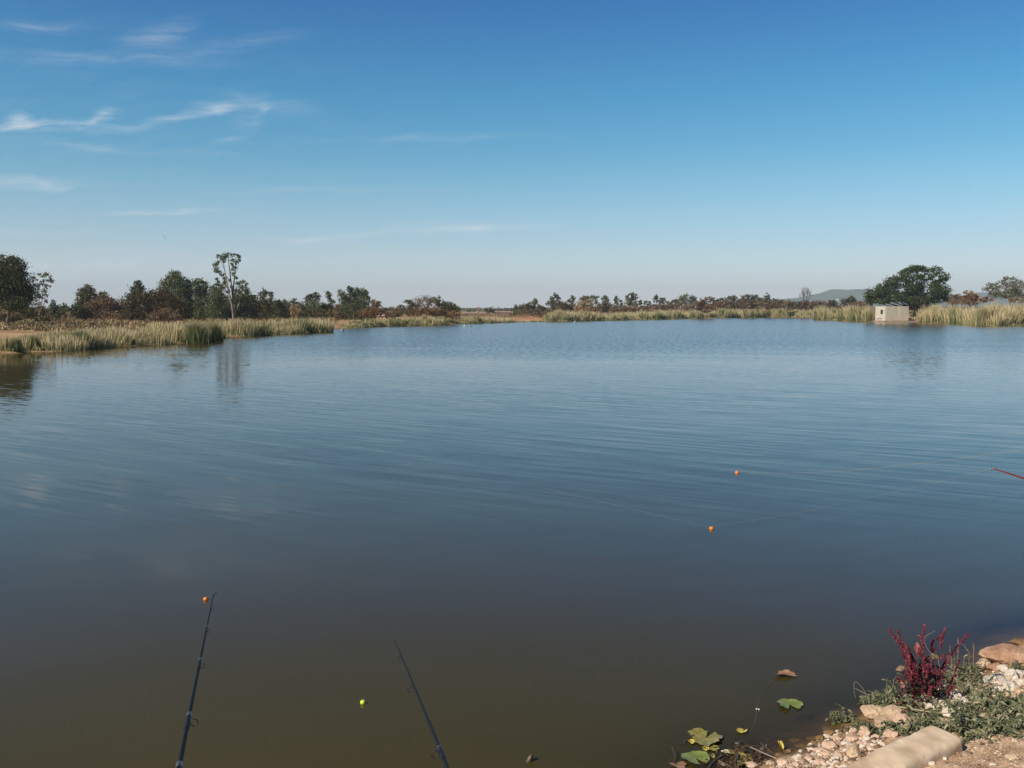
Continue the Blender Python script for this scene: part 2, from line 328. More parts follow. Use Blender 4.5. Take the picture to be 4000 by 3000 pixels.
# water
xs = np.unique(np.round(np.concatenate([np.linspace(-90, 190, 90), np.arange(-2, 9, .06)]), 3)); ys = np.unique(np.round(np.concatenate([np.linspace(3, 345, 110), np.arange(4, 11, .06)]), 3))
X, Y = np.meshgrid(xs, ys); Dp = np.maximum(-HT(X, Y), 0)
mb = MB(); idx = np.arange(X.size).reshape(X.shape)
mb.add(np.stack([X, Y, 0 * X], -1).reshape(-1, 3), np.stack([idx[:-1, :-1], idx[:-1, 1:], idx[1:, 1:], idx[1:, :-1]], -1).reshape(-1, 4), Dp.ravel())
def watermat():
    m, N, L = newmat('lake_water')
    g = N.new('ShaderNodeNewGeometry')
    def mth(op, a, b=None, c=None):
        n = N.new('ShaderNodeMath'); n.operation = op
        for i, v in enumerate((a, b, c)):
            if v is None: continue
            if isinstance(v, (int, float)): n.inputs[i].default_value = v
            else: L.new(v, n.inputs[i])
        return n.outputs[0]
    def noi(rot, sx, sy, det, dist=0, rough=.5, dim='2D', off=(0, 0)):
        mp = N.new('ShaderNodeMapping'); mp.vector_type = 'TEXTURE'; mp.inputs['Rotation'].default_value = (0, 0, R(rot)); mp.inputs['Scale'].default_value = (sx, sy, 1); mp.inputs['Location'].default_value = (*off, 0)
        L.new(g.outputs['Position'], mp.inputs[0]); n = N.new('ShaderNodeTexNoise'); n.noise_dimensions = dim; n.inputs['Scale'].default_value = 1; n.inputs['Detail'].default_value = det; n.inputs['Roughness'].default_value = rough; n.inputs['Distortion'].default_value = dist
        L.new(mp.outputs[0], n.inputs['Vector']); return n
    def rng_(v, a, b, c, d):
        n = N.new('ShaderNodeMapRange'); n.interpolation_type = 'SMOOTHSTEP'; L.new(v, n.inputs[0])
        for i, q in enumerate((a, b, c, d)): n.inputs[i + 1].default_value = q
        return n.outputs[0]
    sp = N.new('ShaderNodeSeparateXYZ'); L.new(g.outputs['Position'], sp.inputs[0])
    lane = noi(-12, 26, 7, 3)                         # wind lanes: patches of more and less ripple
    yy = mth('MULTIPLY_ADD', mth('SUBTRACT', lane.outputs['Fac'], .5), 34, sp.outputs[1])
    yn = mth('MULTIPLY_ADD', mth('SUBTRACT', lane.outputs['Fac'], .5), 10, sp.outputs[1])
    swell = noi(-34, 4.2, .26, 1.2, .06); swell2 = noi(-29, 2.6, .16, 1.0, .08, off=(3, 7)); fine = noi(-20, .42, .14, 2); 
    a_sw = mth('MULTIPLY', rng_(yn, 9, 17, .0, 1), rng_(yy, 30, 60, 1, .3))
    patch = noi(-8, 2.2, 7, 4, 0, .7, off=(5, 1)); a_far = rng_(yy, 42, 85, .0, .24); a_fi = mth('MULTIPLY', mth('ADD', a_far, rng_(yy, 15, 38, .003, .045)), mth('MULTIPLY_ADD', patch.outputs['Fac'], 1.1, .45))
    s1 = mth('MULTIPLY', mth('SUBTRACT', swell.outputs['Fac'], .5), mth('MULTIPLY', a_sw, .050))
    s2 = mth('MULTIPLY', mth('SUBTRACT', swell2.outputs['Fac'], .5), mth('MULTIPLY', a_sw, .042))
    calm = noi(20, 1.6, .5, 4, .3, .6, off=(9, 2)); s3 = mth('MULTIPLY', mth('SUBTRACT', calm.outputs['Fac'], .5), .022)
    s12 = mth('ADD', mth('ADD', s1, s2), s3)
    fs = N.new('ShaderNodeSeparateColor'); L.new(fine.outputs['Color'], fs.inputs[0])
    fx = mth('MULTIPLY', mth('SUBTRACT', fs.outputs[0], .5), mth('MULTIPLY', a_fi, .9)); fy = mth('MULTIPLY', mth('SUBTRACT', fs.outputs[1], .5), a_fi)
    nx = mth('MULTIPLY_ADD', s12, .52, fx); ny = mth('SUBTRACT', mth('MULTIPLY_ADD', s12, .86, fy), mth('ADD', mth('MULTIPLY', a_far, .17), rng_(yy, 14, 34, 0, .008)))   # wavelets steeper on the side facing this bank
    cb = N.new('ShaderNodeCombineXYZ'); L.new(nx, cb.inputs[0]); L.new(ny, cb.inputs[1]); cb.inputs[2].default_value = 1
    nn = N.new('ShaderNodeVectorMath'); nn.operation = 'NORMALIZE'; L.new(cb.outputs[0], nn.inputs[0]); nrm = nn.outputs[0]
    mud = noi(10, 9, 5, 3); mr = ramp(N, [(.3, (.046, .038, .010)), (.7, (.056, .046, .013))]); L.new(mud.outputs['Fac'], mr.inputs[0])
    df = N.new('ShaderNodeBsdfDiffuse'); L.new(mr.outputs[0], df.inputs[0])
    trn = N.new('ShaderNodeBsdfTransparent'); trn.inputs[0].default_value = (.86, .84, .66, 1)
    at_ = N.new('ShaderNodeAttribute'); at_.attribute_name = 'tint'
    ex = mth('EXPONENT', mth('MULTIPLY', at_.outputs['Fac'], -9.0))
    body = N.new('ShaderNodeMixShader'); L.new(ex, body.inputs[0]); L.new(df.outputs[0], body.inputs[1]); L.new(trn.outputs[0], body.inputs[2])
    gl = N.new('ShaderNodeBsdfGlossy'); gl.inputs['Roughness'].default_value = .05; gl.inputs['Color'].default_value = (1, .96, .985, 1); L.new(nrm, gl.inputs['Normal'])
    fr = N.new('ShaderNodeFresnel'); L.new(mth('MULTIPLY_ADD', g.outputs['Backfacing'], 1 / 1.33 - 1.33, 1.33), fr.inputs['IOR']); L.new(nrm, fr.inputs['Normal'])
    mi = N.new('ShaderNodeMixShader'); L.new(fr.outputs[0], mi.inputs[0]); L.new(body.outputs[0], mi.inputs[1]); L.new(gl.outputs[0], mi.inputs[2])
    o = N.new('ShaderNodeOutputMaterial'); L.new(mi.outputs[0], o.inputs[0]); return m
water = mb.build('water', watermat()); link_props(water, 'calm lake water with light wind ripples', 'water', kind='structure')

# far hills
def hill(name, prof, D, depth, label, seed):
    px = np.arange(prof[0][0], prof[-1][0] + 1, 6.); yy = np.interp(px, [p[0] for p in prof], [p[1] for p in prof])
    x = (px - 2000) / F * D; h = (HY - yy) / F * D + 3; ys = np.linspace(-1, 1, 41)
    Xg, Yg = np.meshgrid(x, D + ys * depth); Hg = h[None, :] * (np.cos(ys[:, None] * math.pi / 2) ** 1.1) * (1 + .10 * wob(Xg, Yg, .012, seed) * (np.abs(ys[:, None]) > .05)) + wob(Xg, Yg, .05, seed) * .8 - 2
    mb = MB(); idx = np.arange(Xg.size).reshape(Xg.shape); mb.add(np.stack([Xg, Yg, Hg], -1).reshape(-1, 3), np.stack([idx[:-1, :-1], idx[:-1, 1:], idx[1:, 1:], idx[1:, :-1]], -1).reshape(-1, 4))
    o = mb.build(name, M['hill'], smooth=True); link_props(o, label, 'hill', kind='structure')
M['hill'] = solid('hill_scrub', [(.05, .070, .045), (.08, .10, .06), (.12, .13, .08)], scale=.02, rough=.95, detail=8)
hill('hill', [(2980, 1206), (3040, 1170), (3100, 1163), (3150, 1161), (3190, 1150), (3230, 1139), (3255, 1132), (3300, 1131), (3330, 1134), (3400, 1133), (3500, 1138), (3650, 1150), (3760, 1168), (3790, 1166), (3815, 1150), (3840, 1140), (3870, 1146), (3930, 1150), (4050, 1160), (4200, 1180), (4350, 1206)], 3600, 600, 'long low blue hill far beyond the right shore', 3)
hill('hill', [(2650, 1206), (2800, 1194), (2950, 1186), (3050, 1168), (3120, 1176), (3300, 1190), (3500, 1206)], 4200, 500, 'lowest far rise left of the long hill', 5)

# ------------------------------------------------------------------ trees and shrubs
def gz1(x, y): return H1(x, y)
def crown_cloud(mb, D, blobs, leaf, dens, flat=0, spread=.8, clump=.42, asp=1.7, fat=None):
    m = MPP(D); cents = []; grow = fat or (1.42 if D < 280 else 1.5)
    for b in blobs:
        px, py, rx, ry = b[:4]
        c = P(px, py, D); rxm, rzm = rx * m * grow, ry * m * grow; rym = min(rxm, max(rzm, rxm * .6))
        c.y += (random.random() - .5) * 2 * spread * rym
        cents.append((c, rxm, rym, rzm))
        area = rxm * rzm * 3.14
        nl = 16; ns = max(6, int(area / (leaf * leaf) * 4.0 / nl * dens))
        d = rng.normal(size=(ns, 3)); d /= np.linalg.norm(d, axis=1)[:, None]
        q = d * (rng.uniform(.25, 1, ns) ** .5)[:, None] * (1 - clump * .35) * np.array([rxm, rym, rzm]) + np.array(c)
        cr = clump * min(rxm, rzm) * rng.uniform(.7, 1.5, ns)
        o = rng.normal(size=(ns, nl, 3)) * .5
        pts = q[:, None, :] + o * cr[:, None, None] * np.array([1.1, 1.1, .8])
        tt = np.repeat(rng.uniform(0, 1, ns), nl) * .6 + rng.uniform(0, .4, ns * nl)
        leaves(mb, pts.reshape(-1, 3), np.full(ns * nl, leaf), asp, tt, flat)
    return cents
def limbs(mb, base, cents, r0, fork=.35, sides=5, top=None):
    top = top or max(c[0].z for c in cents); mean = Vector((0, 0, 0))
    for c in cents: mean += c[0]
    mean /= len(cents); fk = base.lerp(Vector((mean.x, mean.y, max(mean.z, base.z + .5))), fork); h = max(top - base.z, .5)
    tube(mb, smooth_path([base - Vector((0, 0, .15)), base.lerp(fk, .5) + Vector((.02 * h * random.uniform(-1, 1), 0, 0)), fk], 3), [r0 * 1.25] + [r0] * 3 + [r0 * .8] * 3, sides)
    for c in cents:
        e = c[0] + Vector((0, 0, c[3] * .3)); mid = fk.lerp(e, .5) + Vector((random.uniform(-.06, .06) * h, random.uniform(-.06, .06) * h, -.03 * h))
        tube(mb, smooth_path([fk, mid, e], 3), [r0 * .36 * (1 - k / 7) for k in range(7)], 4, cap=False)
def tree(px, D, blobs, mat, label, name='tree', cat='tree', group=None, leaf=None, dens=1.0, bark='bark', r0=None, trunk_px=None, spread=.8, clump=.42, flat=0, fork=.35, fat=None):
    random.seed(int(px * 13 + D)); 
    x = (px - 2000) / F * D; base = Vector((x, D, gz1(x, D)))
    root = empty(name, base, label, cat, group)
    leaf = leaf or max(.13, D * .00105)
    mb = MB(); cents = crown_cloud(mb, D, blobs, leaf, dens, flat, spread, clump, fat=fat)
    mb.build('crown', M[mat], root, origin=base)
    tb = MB(); htop = max(c[0].z for c in cents) - base.z
    limbs(tb, base, cents, r0 or max(.06, .022 * htop), fork); tb.build('trunk', M[bark], root, smooth=True, origin=base)
    return root
GB = 'trees behind the left bank'; GF = 'small gum trees on the far shore'; GS = 'dry shrubs behind the left bank'; GC = 'low thorn trees on the far horizon'; GR = 'shrubs behind the far reeds'
tree(30, 110, [(5, 1035, 45, 32), (36, 1018, 20, 16), (62, 1035, 26, 24), (20, 1075, 62, 40), (80, 1075, 18, 20), (60, 1110, 55, 35), (30, 1150, 80, 42), (98, 1120, 20, 22), (100, 1150, 24, 26), (-40, 1110, 60, 60), (90, 1180, 38, 20), (50, 1195, 50, 14)], 'darkeuc', 'big dark dense gum tree cut off by the left edge of the photo', 'gum_tree', group=GB, dens=1.15, r0=.22)
tree(150, 128, [(155, 1072, 22, 8), (190, 1078, 15, 8), (202, 1093, 8, 10), (132, 1088, 18, 9), (165, 1098, 22, 7), (145, 1112, 24, 8), (185, 1118, 14, 5), (160, 1130, 24, 6), (140, 1146, 22, 8), (180, 1140, 14, 4), (150, 1163, 20, 7), (182, 1153, 10, 4), (170, 1178, 12, 5), (145, 1185, 18, 8), (160, 1200, 14, 6)], 'paleeuc', 'airy pale gum tree with sky showing through its thin crown', 'gum_tree', group=GB, leaf=.13, dens=.6, fat=1.25, r0=.12, spread=1.5, clump=.5, bark='whitebark')
for a in [(135, 150, [(122, 1215, 26, 14), (145, 1222, 30, 18), (160, 1215, 18, 14), (135, 1235, 28, 12)], 'olive', 'rounded olive bush left of the small dark pointed tree'),
          (85, 145, [(70, 1222, 22, 15), (95, 1222, 22, 16), (85, 1238, 30, 10)], 'olive', 'low olive bush under the big dark gum'),
          (20, 118, [(-10, 1225, 40, 22), (30, 1240, 40, 18)], 'brown', 'brown bush at the foot of the big dark gum'),
          (255, 165, [(250, 1200, 10, 13), (258, 1208, 14, 14), (254, 1228, 15, 16)], 'paleeuc', 'small pale grey bush right of the small dark pointed tree'),
          (303, 158, [(290, 1212, 20, 14), (315, 1208, 22, 16), (300, 1230, 30, 16)], 'darkeuc', 'round dark bush left of the wide russet shrub'),
          (160, 120, [(150, 1245, 16, 9), (172, 1243, 16, 10), (185, 1248, 20, 8)], 'olive', 'small green bush in front of the rounded olive bush'),
          (415, 160, [(395, 1178, 32, 20), (430, 1185, 28, 20), (370, 1205, 32, 22), (420, 1212, 45, 24), (465, 1205, 32, 24), (495, 1222, 26, 26), (380, 1235, 45, 20), (450, 1240, 50, 20)], 'russet', 'wide russet dry shrub left of the dark thicket'),
          (590, 150, [(525, 1180, 28, 22), (560, 1165, 30, 22), (605, 1160, 35, 22), (645, 1165, 35, 25), (560, 1205, 45, 30), (625, 1200, 50, 34), (680, 1200, 34, 34), (525, 1225, 25, 28), (590, 1238, 60, 24), (660, 1238, 50, 24)], 'thicket', 'dark brown green thicket below the tallest left gums'),
          (645, 138, [(620, 1240, 30, 18), (655, 1232, 32, 20), (690, 1245, 26, 16), (590, 1250, 26, 14)], 'russet', 'reddish low shrub in front of the dark thicket')]:
    tree(*a, name='shrub', cat='shrub', group=GS, fork=.2, r0=.05)
tree(208, 160, [(207, 1188, 10, 12), (212, 1202, 15, 14), (200, 1218, 24, 14), (218, 1228, 20, 16)], 'darkeuc', 'small dark pointed tree between two low bushes', group=GB)
tree(345, 175, [(322, 1142, 18, 18), (345, 1132, 16, 17), (335, 1160, 26, 20), (365, 1148, 18, 14), (395, 1155, 22, 13), (412, 1163, 14, 9), (340, 1190, 36, 24), (375, 1180, 26, 20), (350, 1215, 36, 22)], 'olive', 'green tree rising behind the wide russet shrub', group=GB)
tree(540, 185, [(532, 1112, 9, 14), (541, 1106, 8, 12), (556, 1120, 8, 13), (519, 1132, 9, 9), (540, 1135, 22, 15), (535, 1160, 28, 18)], 'darkeuc', 'narrow dark gum with pointed tips behind the thicket', 'gum_tree', group=GB)
tree(670, 165, [(664, 1078, 15, 16), (690, 1074, 14, 15), (700, 1092, 14, 18), (640, 1108, 16, 16), (672, 1105, 26, 20), (645, 1135, 22, 18), (705, 1125, 18, 24), (675, 1145, 34, 26), (700, 1175, 26, 26), (650, 1185, 30, 26), (690, 1215, 34, 26)], 'euc', 'broad gum with two rounded tops behind the thicket', 'gum_tree', group=GB, clump=.5)
tree(728, 168, [(722, 1092, 14, 8), (736, 1108, 16, 15), (726, 1128, 18, 17), (742, 1140, 14, 18), (722, 1160, 22, 22), (742, 1178, 20, 24), (728, 1208, 28, 24), (735, 1230, 26, 16)], 'euc', 'slim gum just right of the broad two topped gum', 'gum_tree', group=GB)
tree(782, 165, [(778, 1104, 14, 12), (791, 1096, 5, 8), (770, 1122, 14, 16), (797, 1118, 14, 16), (782, 1140, 24, 20), (800, 1160, 16, 20), (768, 1170, 18, 26), (792, 1192, 24, 26), (778, 1222, 28, 22)], 'euc', 'full gum with a single spiky tip left of the tallest tree', 'gum_tree', group=GB)
tree(842, 163, [(846, 1120, 16, 11), (832, 1134, 14, 14), (856, 1138, 12, 16), (842, 1158, 22, 18), (832, 1185, 20, 24), (856, 1190, 16, 26), (842, 1222, 28, 24)], 'euc', 'grey green gum directly left of the tallest tree', 'gum_tree', group=GB)
# the tallest gum, open crown on long pale stems
def tall_gum():
    D = 152.; m = MPP(D); x = (912 - 2000) / F * D; base = Vector((x, D, gz1(x, D)))
    root = empty('gum_tree', base, 'tallest gum on the left bank, thin leaf tufts on long bare pale stems', 'tree', GB)
    random.seed(5); tb = MB(); dk = MB()
    def path(pts, r0, r1, mbx, dy=0):
        q = [P(px, py, D + dy * (i / len(pts))) for i, (px, py) in enumerate(pts)]; s = smooth_path(q, 4)
        tube(mbx, s, [r0 + (r1 - r0) * i / (len(s) - 1) for i in range(len(s))], 6, cap=False); return q
    path([(912, 1252), (910, 1225), (905, 1190), (896, 1155), (888, 1110), (880, 1070), (873, 1030), (872, 1008)], .17, .04, tb, -.8)
    path([(912, 1238), (922, 1212), (934, 1185), (937, 1160), (950, 1130), (958, 1110)], .09, .03, tb, 1.2)
    path([(908, 1200), (909, 1165), (904, 1120), (899, 1070), (894, 1030), (891, 1000)], .15, .04, dk, .6)
    path([(909, 1165), (912, 1120), (917, 1075), (920, 1040), (922, 1005)], .13, .04, dk, 1.4)
    path([(890, 1125), (875, 1095), (858, 1068), (848, 1045), (852, 1010)], .06, .02, dk, -1)
    path([(880, 1060), (868, 1035), (858, 1008)], .04, .02, dk, -1.6)
    path([(900, 1070), (908, 1040), (912, 1015)], .04, .02, dk, 1)
    path([(893, 1150), (870, 1120), (850, 1095)], .05, .02, dk, -2); path([(917, 1075), (930, 1040), (932, 1015)], .04, .02, dk, 1)
    blobs = [(855, 1003, 8, 7), (872, 1002, 11, 11), (893, 995, 11, 6), (915, 996, 9, 6), (930, 1000, 6, 7), (933, 1016, 4, 9), (875, 1019, 9, 7), (908, 1019, 8, 7), (902, 1033, 7, 5), (922, 1026, 7, 6), (850, 1022, 5, 7),
             (848, 1043, 9, 11), (843, 1058, 5, 7), (855, 1064, 11, 6), (868, 1070, 9, 6), (916, 1046, 6, 5), (912, 1057, 5, 5), (915, 1072, 5, 5), (923, 1085, 5, 7), (872, 1085, 8, 6), (845, 1091, 6, 4), (858, 1101, 6, 4), (874, 1104, 8, 8),
             (880, 1124, 9, 8), (905, 1122, 6, 7), (932, 1106, 11, 6), (954, 1103, 9, 7), (961, 1117, 5, 10), (944, 1122, 13, 6), (935, 1140, 12, 9), (958, 1138, 9, 10), (888, 1140, 8, 7), (900, 1095, 4, 5), (912, 1140, 9, 9), (925, 1160, 12, 9)]
    mb = MB(); crown_cloud(mb, D, blobs, .14, 1.0, 0, 2.0, .6, fat=1.4)
    mb.build('crown', M['euc'], root, origin=base); tb.build('trunk', M['whitebark'], root, smooth=True, origin=base); dk.build('branches', M['bark'], root, smooth=True, origin=base)
tall_gum()
for a in [(955, 170, [(955, 1150, 18, 16), (945, 1172, 24, 20), (968, 1178, 18, 22), (925, 1200, 28, 28), (962, 1215, 28, 28), (900, 1225, 24, 22)], 'darkeuc', 'dark leafy tree at the right foot of the tallest gum'),
          (880, 172, [(868, 1165, 15, 12), (885, 1180, 22, 20), (862, 1200, 22, 24), (888, 1215, 26, 28)], 'euc', 'bushy green tree at the left foot of the tallest gum'),
          (993, 175, [(995, 1165, 14, 10), (982, 1182, 16, 16), (1002, 1190, 14, 18), (992, 1215, 24, 24)], 'olive', 'brownish tree second right of the tallest gum'),
          (1038, 180, [(1030, 1138, 9, 10), (1026, 1155, 13, 12), (1055, 1150, 9, 10), (1058, 1165, 8, 9), (1035, 1175, 18, 14), (1045, 1198, 22, 18), (1035, 1220, 26, 18)], 'olive', 'olive gum with two knobbly tops right of the brownish tree'),
          (1084, 185, [(1080, 1182, 18, 12), (1095, 1190, 16, 12), (1080, 1210, 26, 24), (1096, 1222, 20, 18)], 'darkeuc', 'dark domed tree right of the two topped olive gum'),
          (1128, 190, [(1115, 1182, 16, 10), (1150, 1178, 14, 10), (1168, 1190, 12, 9), (1125, 1205, 28, 20), (1160, 1208, 22, 18), (1128, 1225, 28, 18)], 'umbrella', 'wide grey olive tree behind the tan shrub'),
          (1222, 195, [(1212, 1150, 9, 7), (1232, 1152, 12, 9), (1245, 1162, 8, 9), (1194, 1168, 9, 9), (1220, 1170, 20, 12), (1202, 1195, 18, 18), (1232, 1200, 20, 20), (1205, 1220, 22, 18)], 'euc', 'grey green gum with a broken flat top near the end of the left bank'),
          (1286, 196, [(1286, 1146, 8, 9), (1283, 1162, 9, 10), (1290, 1174, 9, 10), (1302, 1178, 7, 9)], 'euc', 'thin gum on a white stem left of the large gum clump'),
          (1270, 198, [(1255, 1195, 16, 10), (1275, 1198, 20, 12), (1262, 1215, 24, 18), (1292, 1212, 16, 18)], 'umbrella', 'dark rounded tree under the thin white stemmed gum'),
          (1385, 186, [(1333, 1142, 9, 13), (1345, 1150, 9, 12), (1369, 1128, 12, 11), (1377, 1142, 12, 12), (1397, 1135, 9, 12), (1420, 1140, 12, 12), (1434, 1158, 10, 12), (1345, 1172, 18, 16), (1372, 1165, 20, 16), (1405, 1160, 22, 18), (1428, 1178, 15, 14), (1395, 1190, 30, 18), (1352, 1200, 24, 20), (1400, 1215, 30, 20), (1430, 1205, 14, 16)], 'euc', 'large dark gum clump with several humps right of the thin gum')]:
    tree(*a, name='gum_tree' if 'gum' in a[4] else 'tree', group=GB, clump=.48)
for a in [(1152, 165, [(1145, 1203, 10, 12), (1160, 1210, 12, 14), (1152, 1228, 18, 14)], 'tan', 'pale tan dry shrub below the wide grey olive tree'),
          (1325, 190, [(1318, 1200, 14, 10), (1335, 1215, 18, 14), (1318, 1228, 20, 10)], 'brown', 'brown shrub left of the large gum clump'),
          (1465, 195, [(1455, 1180, 10, 8), (1470, 1178, 12, 8), (1478, 1192, 8, 12), (1462, 1200, 22, 13)], 'brown', 'grey brown rounded bush right of the large gum clump'),
          (1445, 178, [(1415, 1225, 22, 10), (1450, 1218, 26, 14), (1478, 1222, 18, 14)], 'rust', 'reddish low shrub below the large gum clump'),
          (1535, 200, [(1515, 1222, 16, 12), (1545, 1218, 22, 14), (1535, 1232, 30, 10)], 'brown', 'brown shrub left of the wide grey headed tree'),
          (1505, 260, [(1490, 1212, 14, 9), (1515, 1212, 18, 9)], 'darkeuc', 'small dark bush behind the white wall'),
          (1565, 230, [(1555, 1203, 14, 7), (1572, 1202, 14, 8), (1565, 1215, 22, 10)], 'umbrella', 'low dark domed tree behind the brown shrub'),
          (1608, 190, [(1590, 1180, 9, 6), (1606, 1182, 12, 8), (1612, 1198, 20, 12), (1598, 1215, 20, 14)], 'olive', 'olive bush at the left of the wide grey headed tree'),
          (1745, 190, [(1708, 1172, 10, 14), (1722, 1185, 18, 12), (1748, 1192, 18, 11), (1770, 1195, 14, 10), (1782, 1208, 12, 14), (1740, 1212, 34, 16)], 'olive', 'olive tree sloping down right of the grey headed tree'),
          (1680, 180, [(1630, 1222, 28, 12), (1665, 1215, 26, 16), (1705, 1218, 26, 16), (1745, 1228, 30, 12), (1775, 1230, 20, 12)], 'rust', 'rusty brown undergrowth below the grey headed tree'),
          (3868, 175, [(3868, 1250, 15, 9), (3882, 1256, 12, 7)], 'darkeuc', 'dark green bush at the water right of the dry brown bush')]:
    tree(*a, name='shrub', cat='shrub', group=GS if a[0] < 1800 else None, fork=.2, r0=.05)
# bare and half bare trees: twigs that fork again and again
def twiggy(px, D, top_py, wpx, label, mat='greytwig', extra=None, extramat=None, group=None, levels=5, r0=.16, seed=1, base_lift=0, thin=1.0, xd=.22):
    rnd = random.Random(seed); x = (px - 2000) / F * D; base = Vector((x, D, gz1(x, D))); m = MPP(D)
    root = empty('bare_tree', base, label, 'tree', group); top = P(px, top_py, D).z; Hh = top - base.z; wm = wpx * m
    mb = MB()
    def grow(p, d, ln, r, lv):
        q = p + d * ln; mid = p.lerp(q, .5) + Vector((rnd.uniform(-1, 1), rnd.uniform(-1, 1), rnd.uniform(-1, 1))) * ln * .07
        tube(mb, [p, mid, q], [r, r * .85, r * .7], 5 if lv > 2 else 3, cap=False)
        if lv == 0: return
        for k in range(rnd.choice((2, 3, 3)) if lv > 1 else 3):
            a = rnd.uniform(0, 6.28); s = rnd.uniform(.35, .75)
            dd = (d + Vector((math.cos(a), math.sin(a), 0)) * s + Vector((0, 0, .06))).normalized(); grow(q if k else mid.lerp(q, .7), dd, ln * rnd.uniform(.68, .85), max(r * .62, .016 * thin), lv - 1)
    n = 4; 
    tube(mb, [base - Vector((0, 0, .2)), base + Vector((0, 0, Hh * .2))], [r0 * 1.2, r0], 6)
    for k in range(n):
        a = k * 6.28 / n + rnd.uniform(-.4, .4); grow(base + Vector((0, 0, Hh * .2)), Vector((math.cos(a) * wm / Hh * 1.5, math.sin(a) * wm / Hh * 1.2, 1)).normalized(), Hh * .25, r0 * .6, levels)
    vv = np.vstack(mb.v); mnz, mxz = base.z, vv[:, 2].max(); sc = Hh / (mxz - mnz); xm = np.abs(vv[:, 0] - base.x).max(); sx = wm / xm
    for v in mb.v: v[:, 2] = (v[:, 2] - mnz) * sc + mnz; v[:, 0] = (v[:, 0] - base.x) * sx + base.x; v[:, 1] = (v[:, 1] - base.y) * sx + base.y
    mb.build('branches', M[mat], root, origin=base)
    if extra:
        c = MB(); crown_cloud(c, D, extra, max(.13, D * .0009), xd, 0, .9, .5); c.build('crown', M[extramat], root, origin=base)
M['paletwig'] = solid('pale_twig_bark', [(.30, .22, .17), (.42, .32, .26)])
M['darktwig'] = solid('dark_twig_bark', [(.085, .07, .06), (.14, .12, .10)])
twiggy(1665, 192, 1153, 52, 'wide grey headed half bare tree above rusty undergrowth', extra=[(1630, 1175, 16, 12), (1655, 1165, 22, 12), (1685, 1170, 22, 14), (1650, 1185, 30, 14), (1690, 1190, 26, 14), (1640, 1205, 28, 12)], extramat='brown', group=GS, seed=3)
twiggy(3141, 330, 1116, 30, 'leafless tree standing alone on the far shore against the sky', mat='darktwig', seed=8, r0=.25, levels=5, thin=2.2)
twiggy(1870, 520, 1198, 11, 'tiny pale bare tree by the distant white building', mat='paletwig', seed=4, levels=3, r0=.2, thin=4)
twiggy(1533, 300, 1195, 22, 'pale leafless bush against the sky left of the grey headed tree', mat='paletwig', seed=6, levels=4, r0=.08, thin=1.6)
twiggy(3945, 225, 1078, 62, 'broad half bare tree at the right edge behind the reeds', extra=[(3860, 1115, 18, 8), (3895, 1122, 18, 9), (3925, 1092, 18, 8), (3950, 1086, 20, 7), (3918, 1110, 22, 10), (3972, 1105, 20, 12), (3995, 1120, 18, 16), (3945, 1128, 30, 14), (3875, 1140, 28, 10), (3930, 1150, 40, 12), (3990, 1150, 24, 14), (3900, 1150, 30, 12), (3965, 1140, 24, 12), (3855, 1130, 18, 10)], extramat='umbrella', xd=.5, mat='greytwig', seed=11, levels=5, r0=.22)
twiggy(3735, 195, 1162, 27, 'dry twiggy shrub between the fig and the right edge tree', mat='darktwig', extra=[(3725, 1180, 16, 10), (3745, 1185, 16, 12), (3735, 1205, 20, 10)], extramat='brown', seed=12, levels=4, r0=.07)
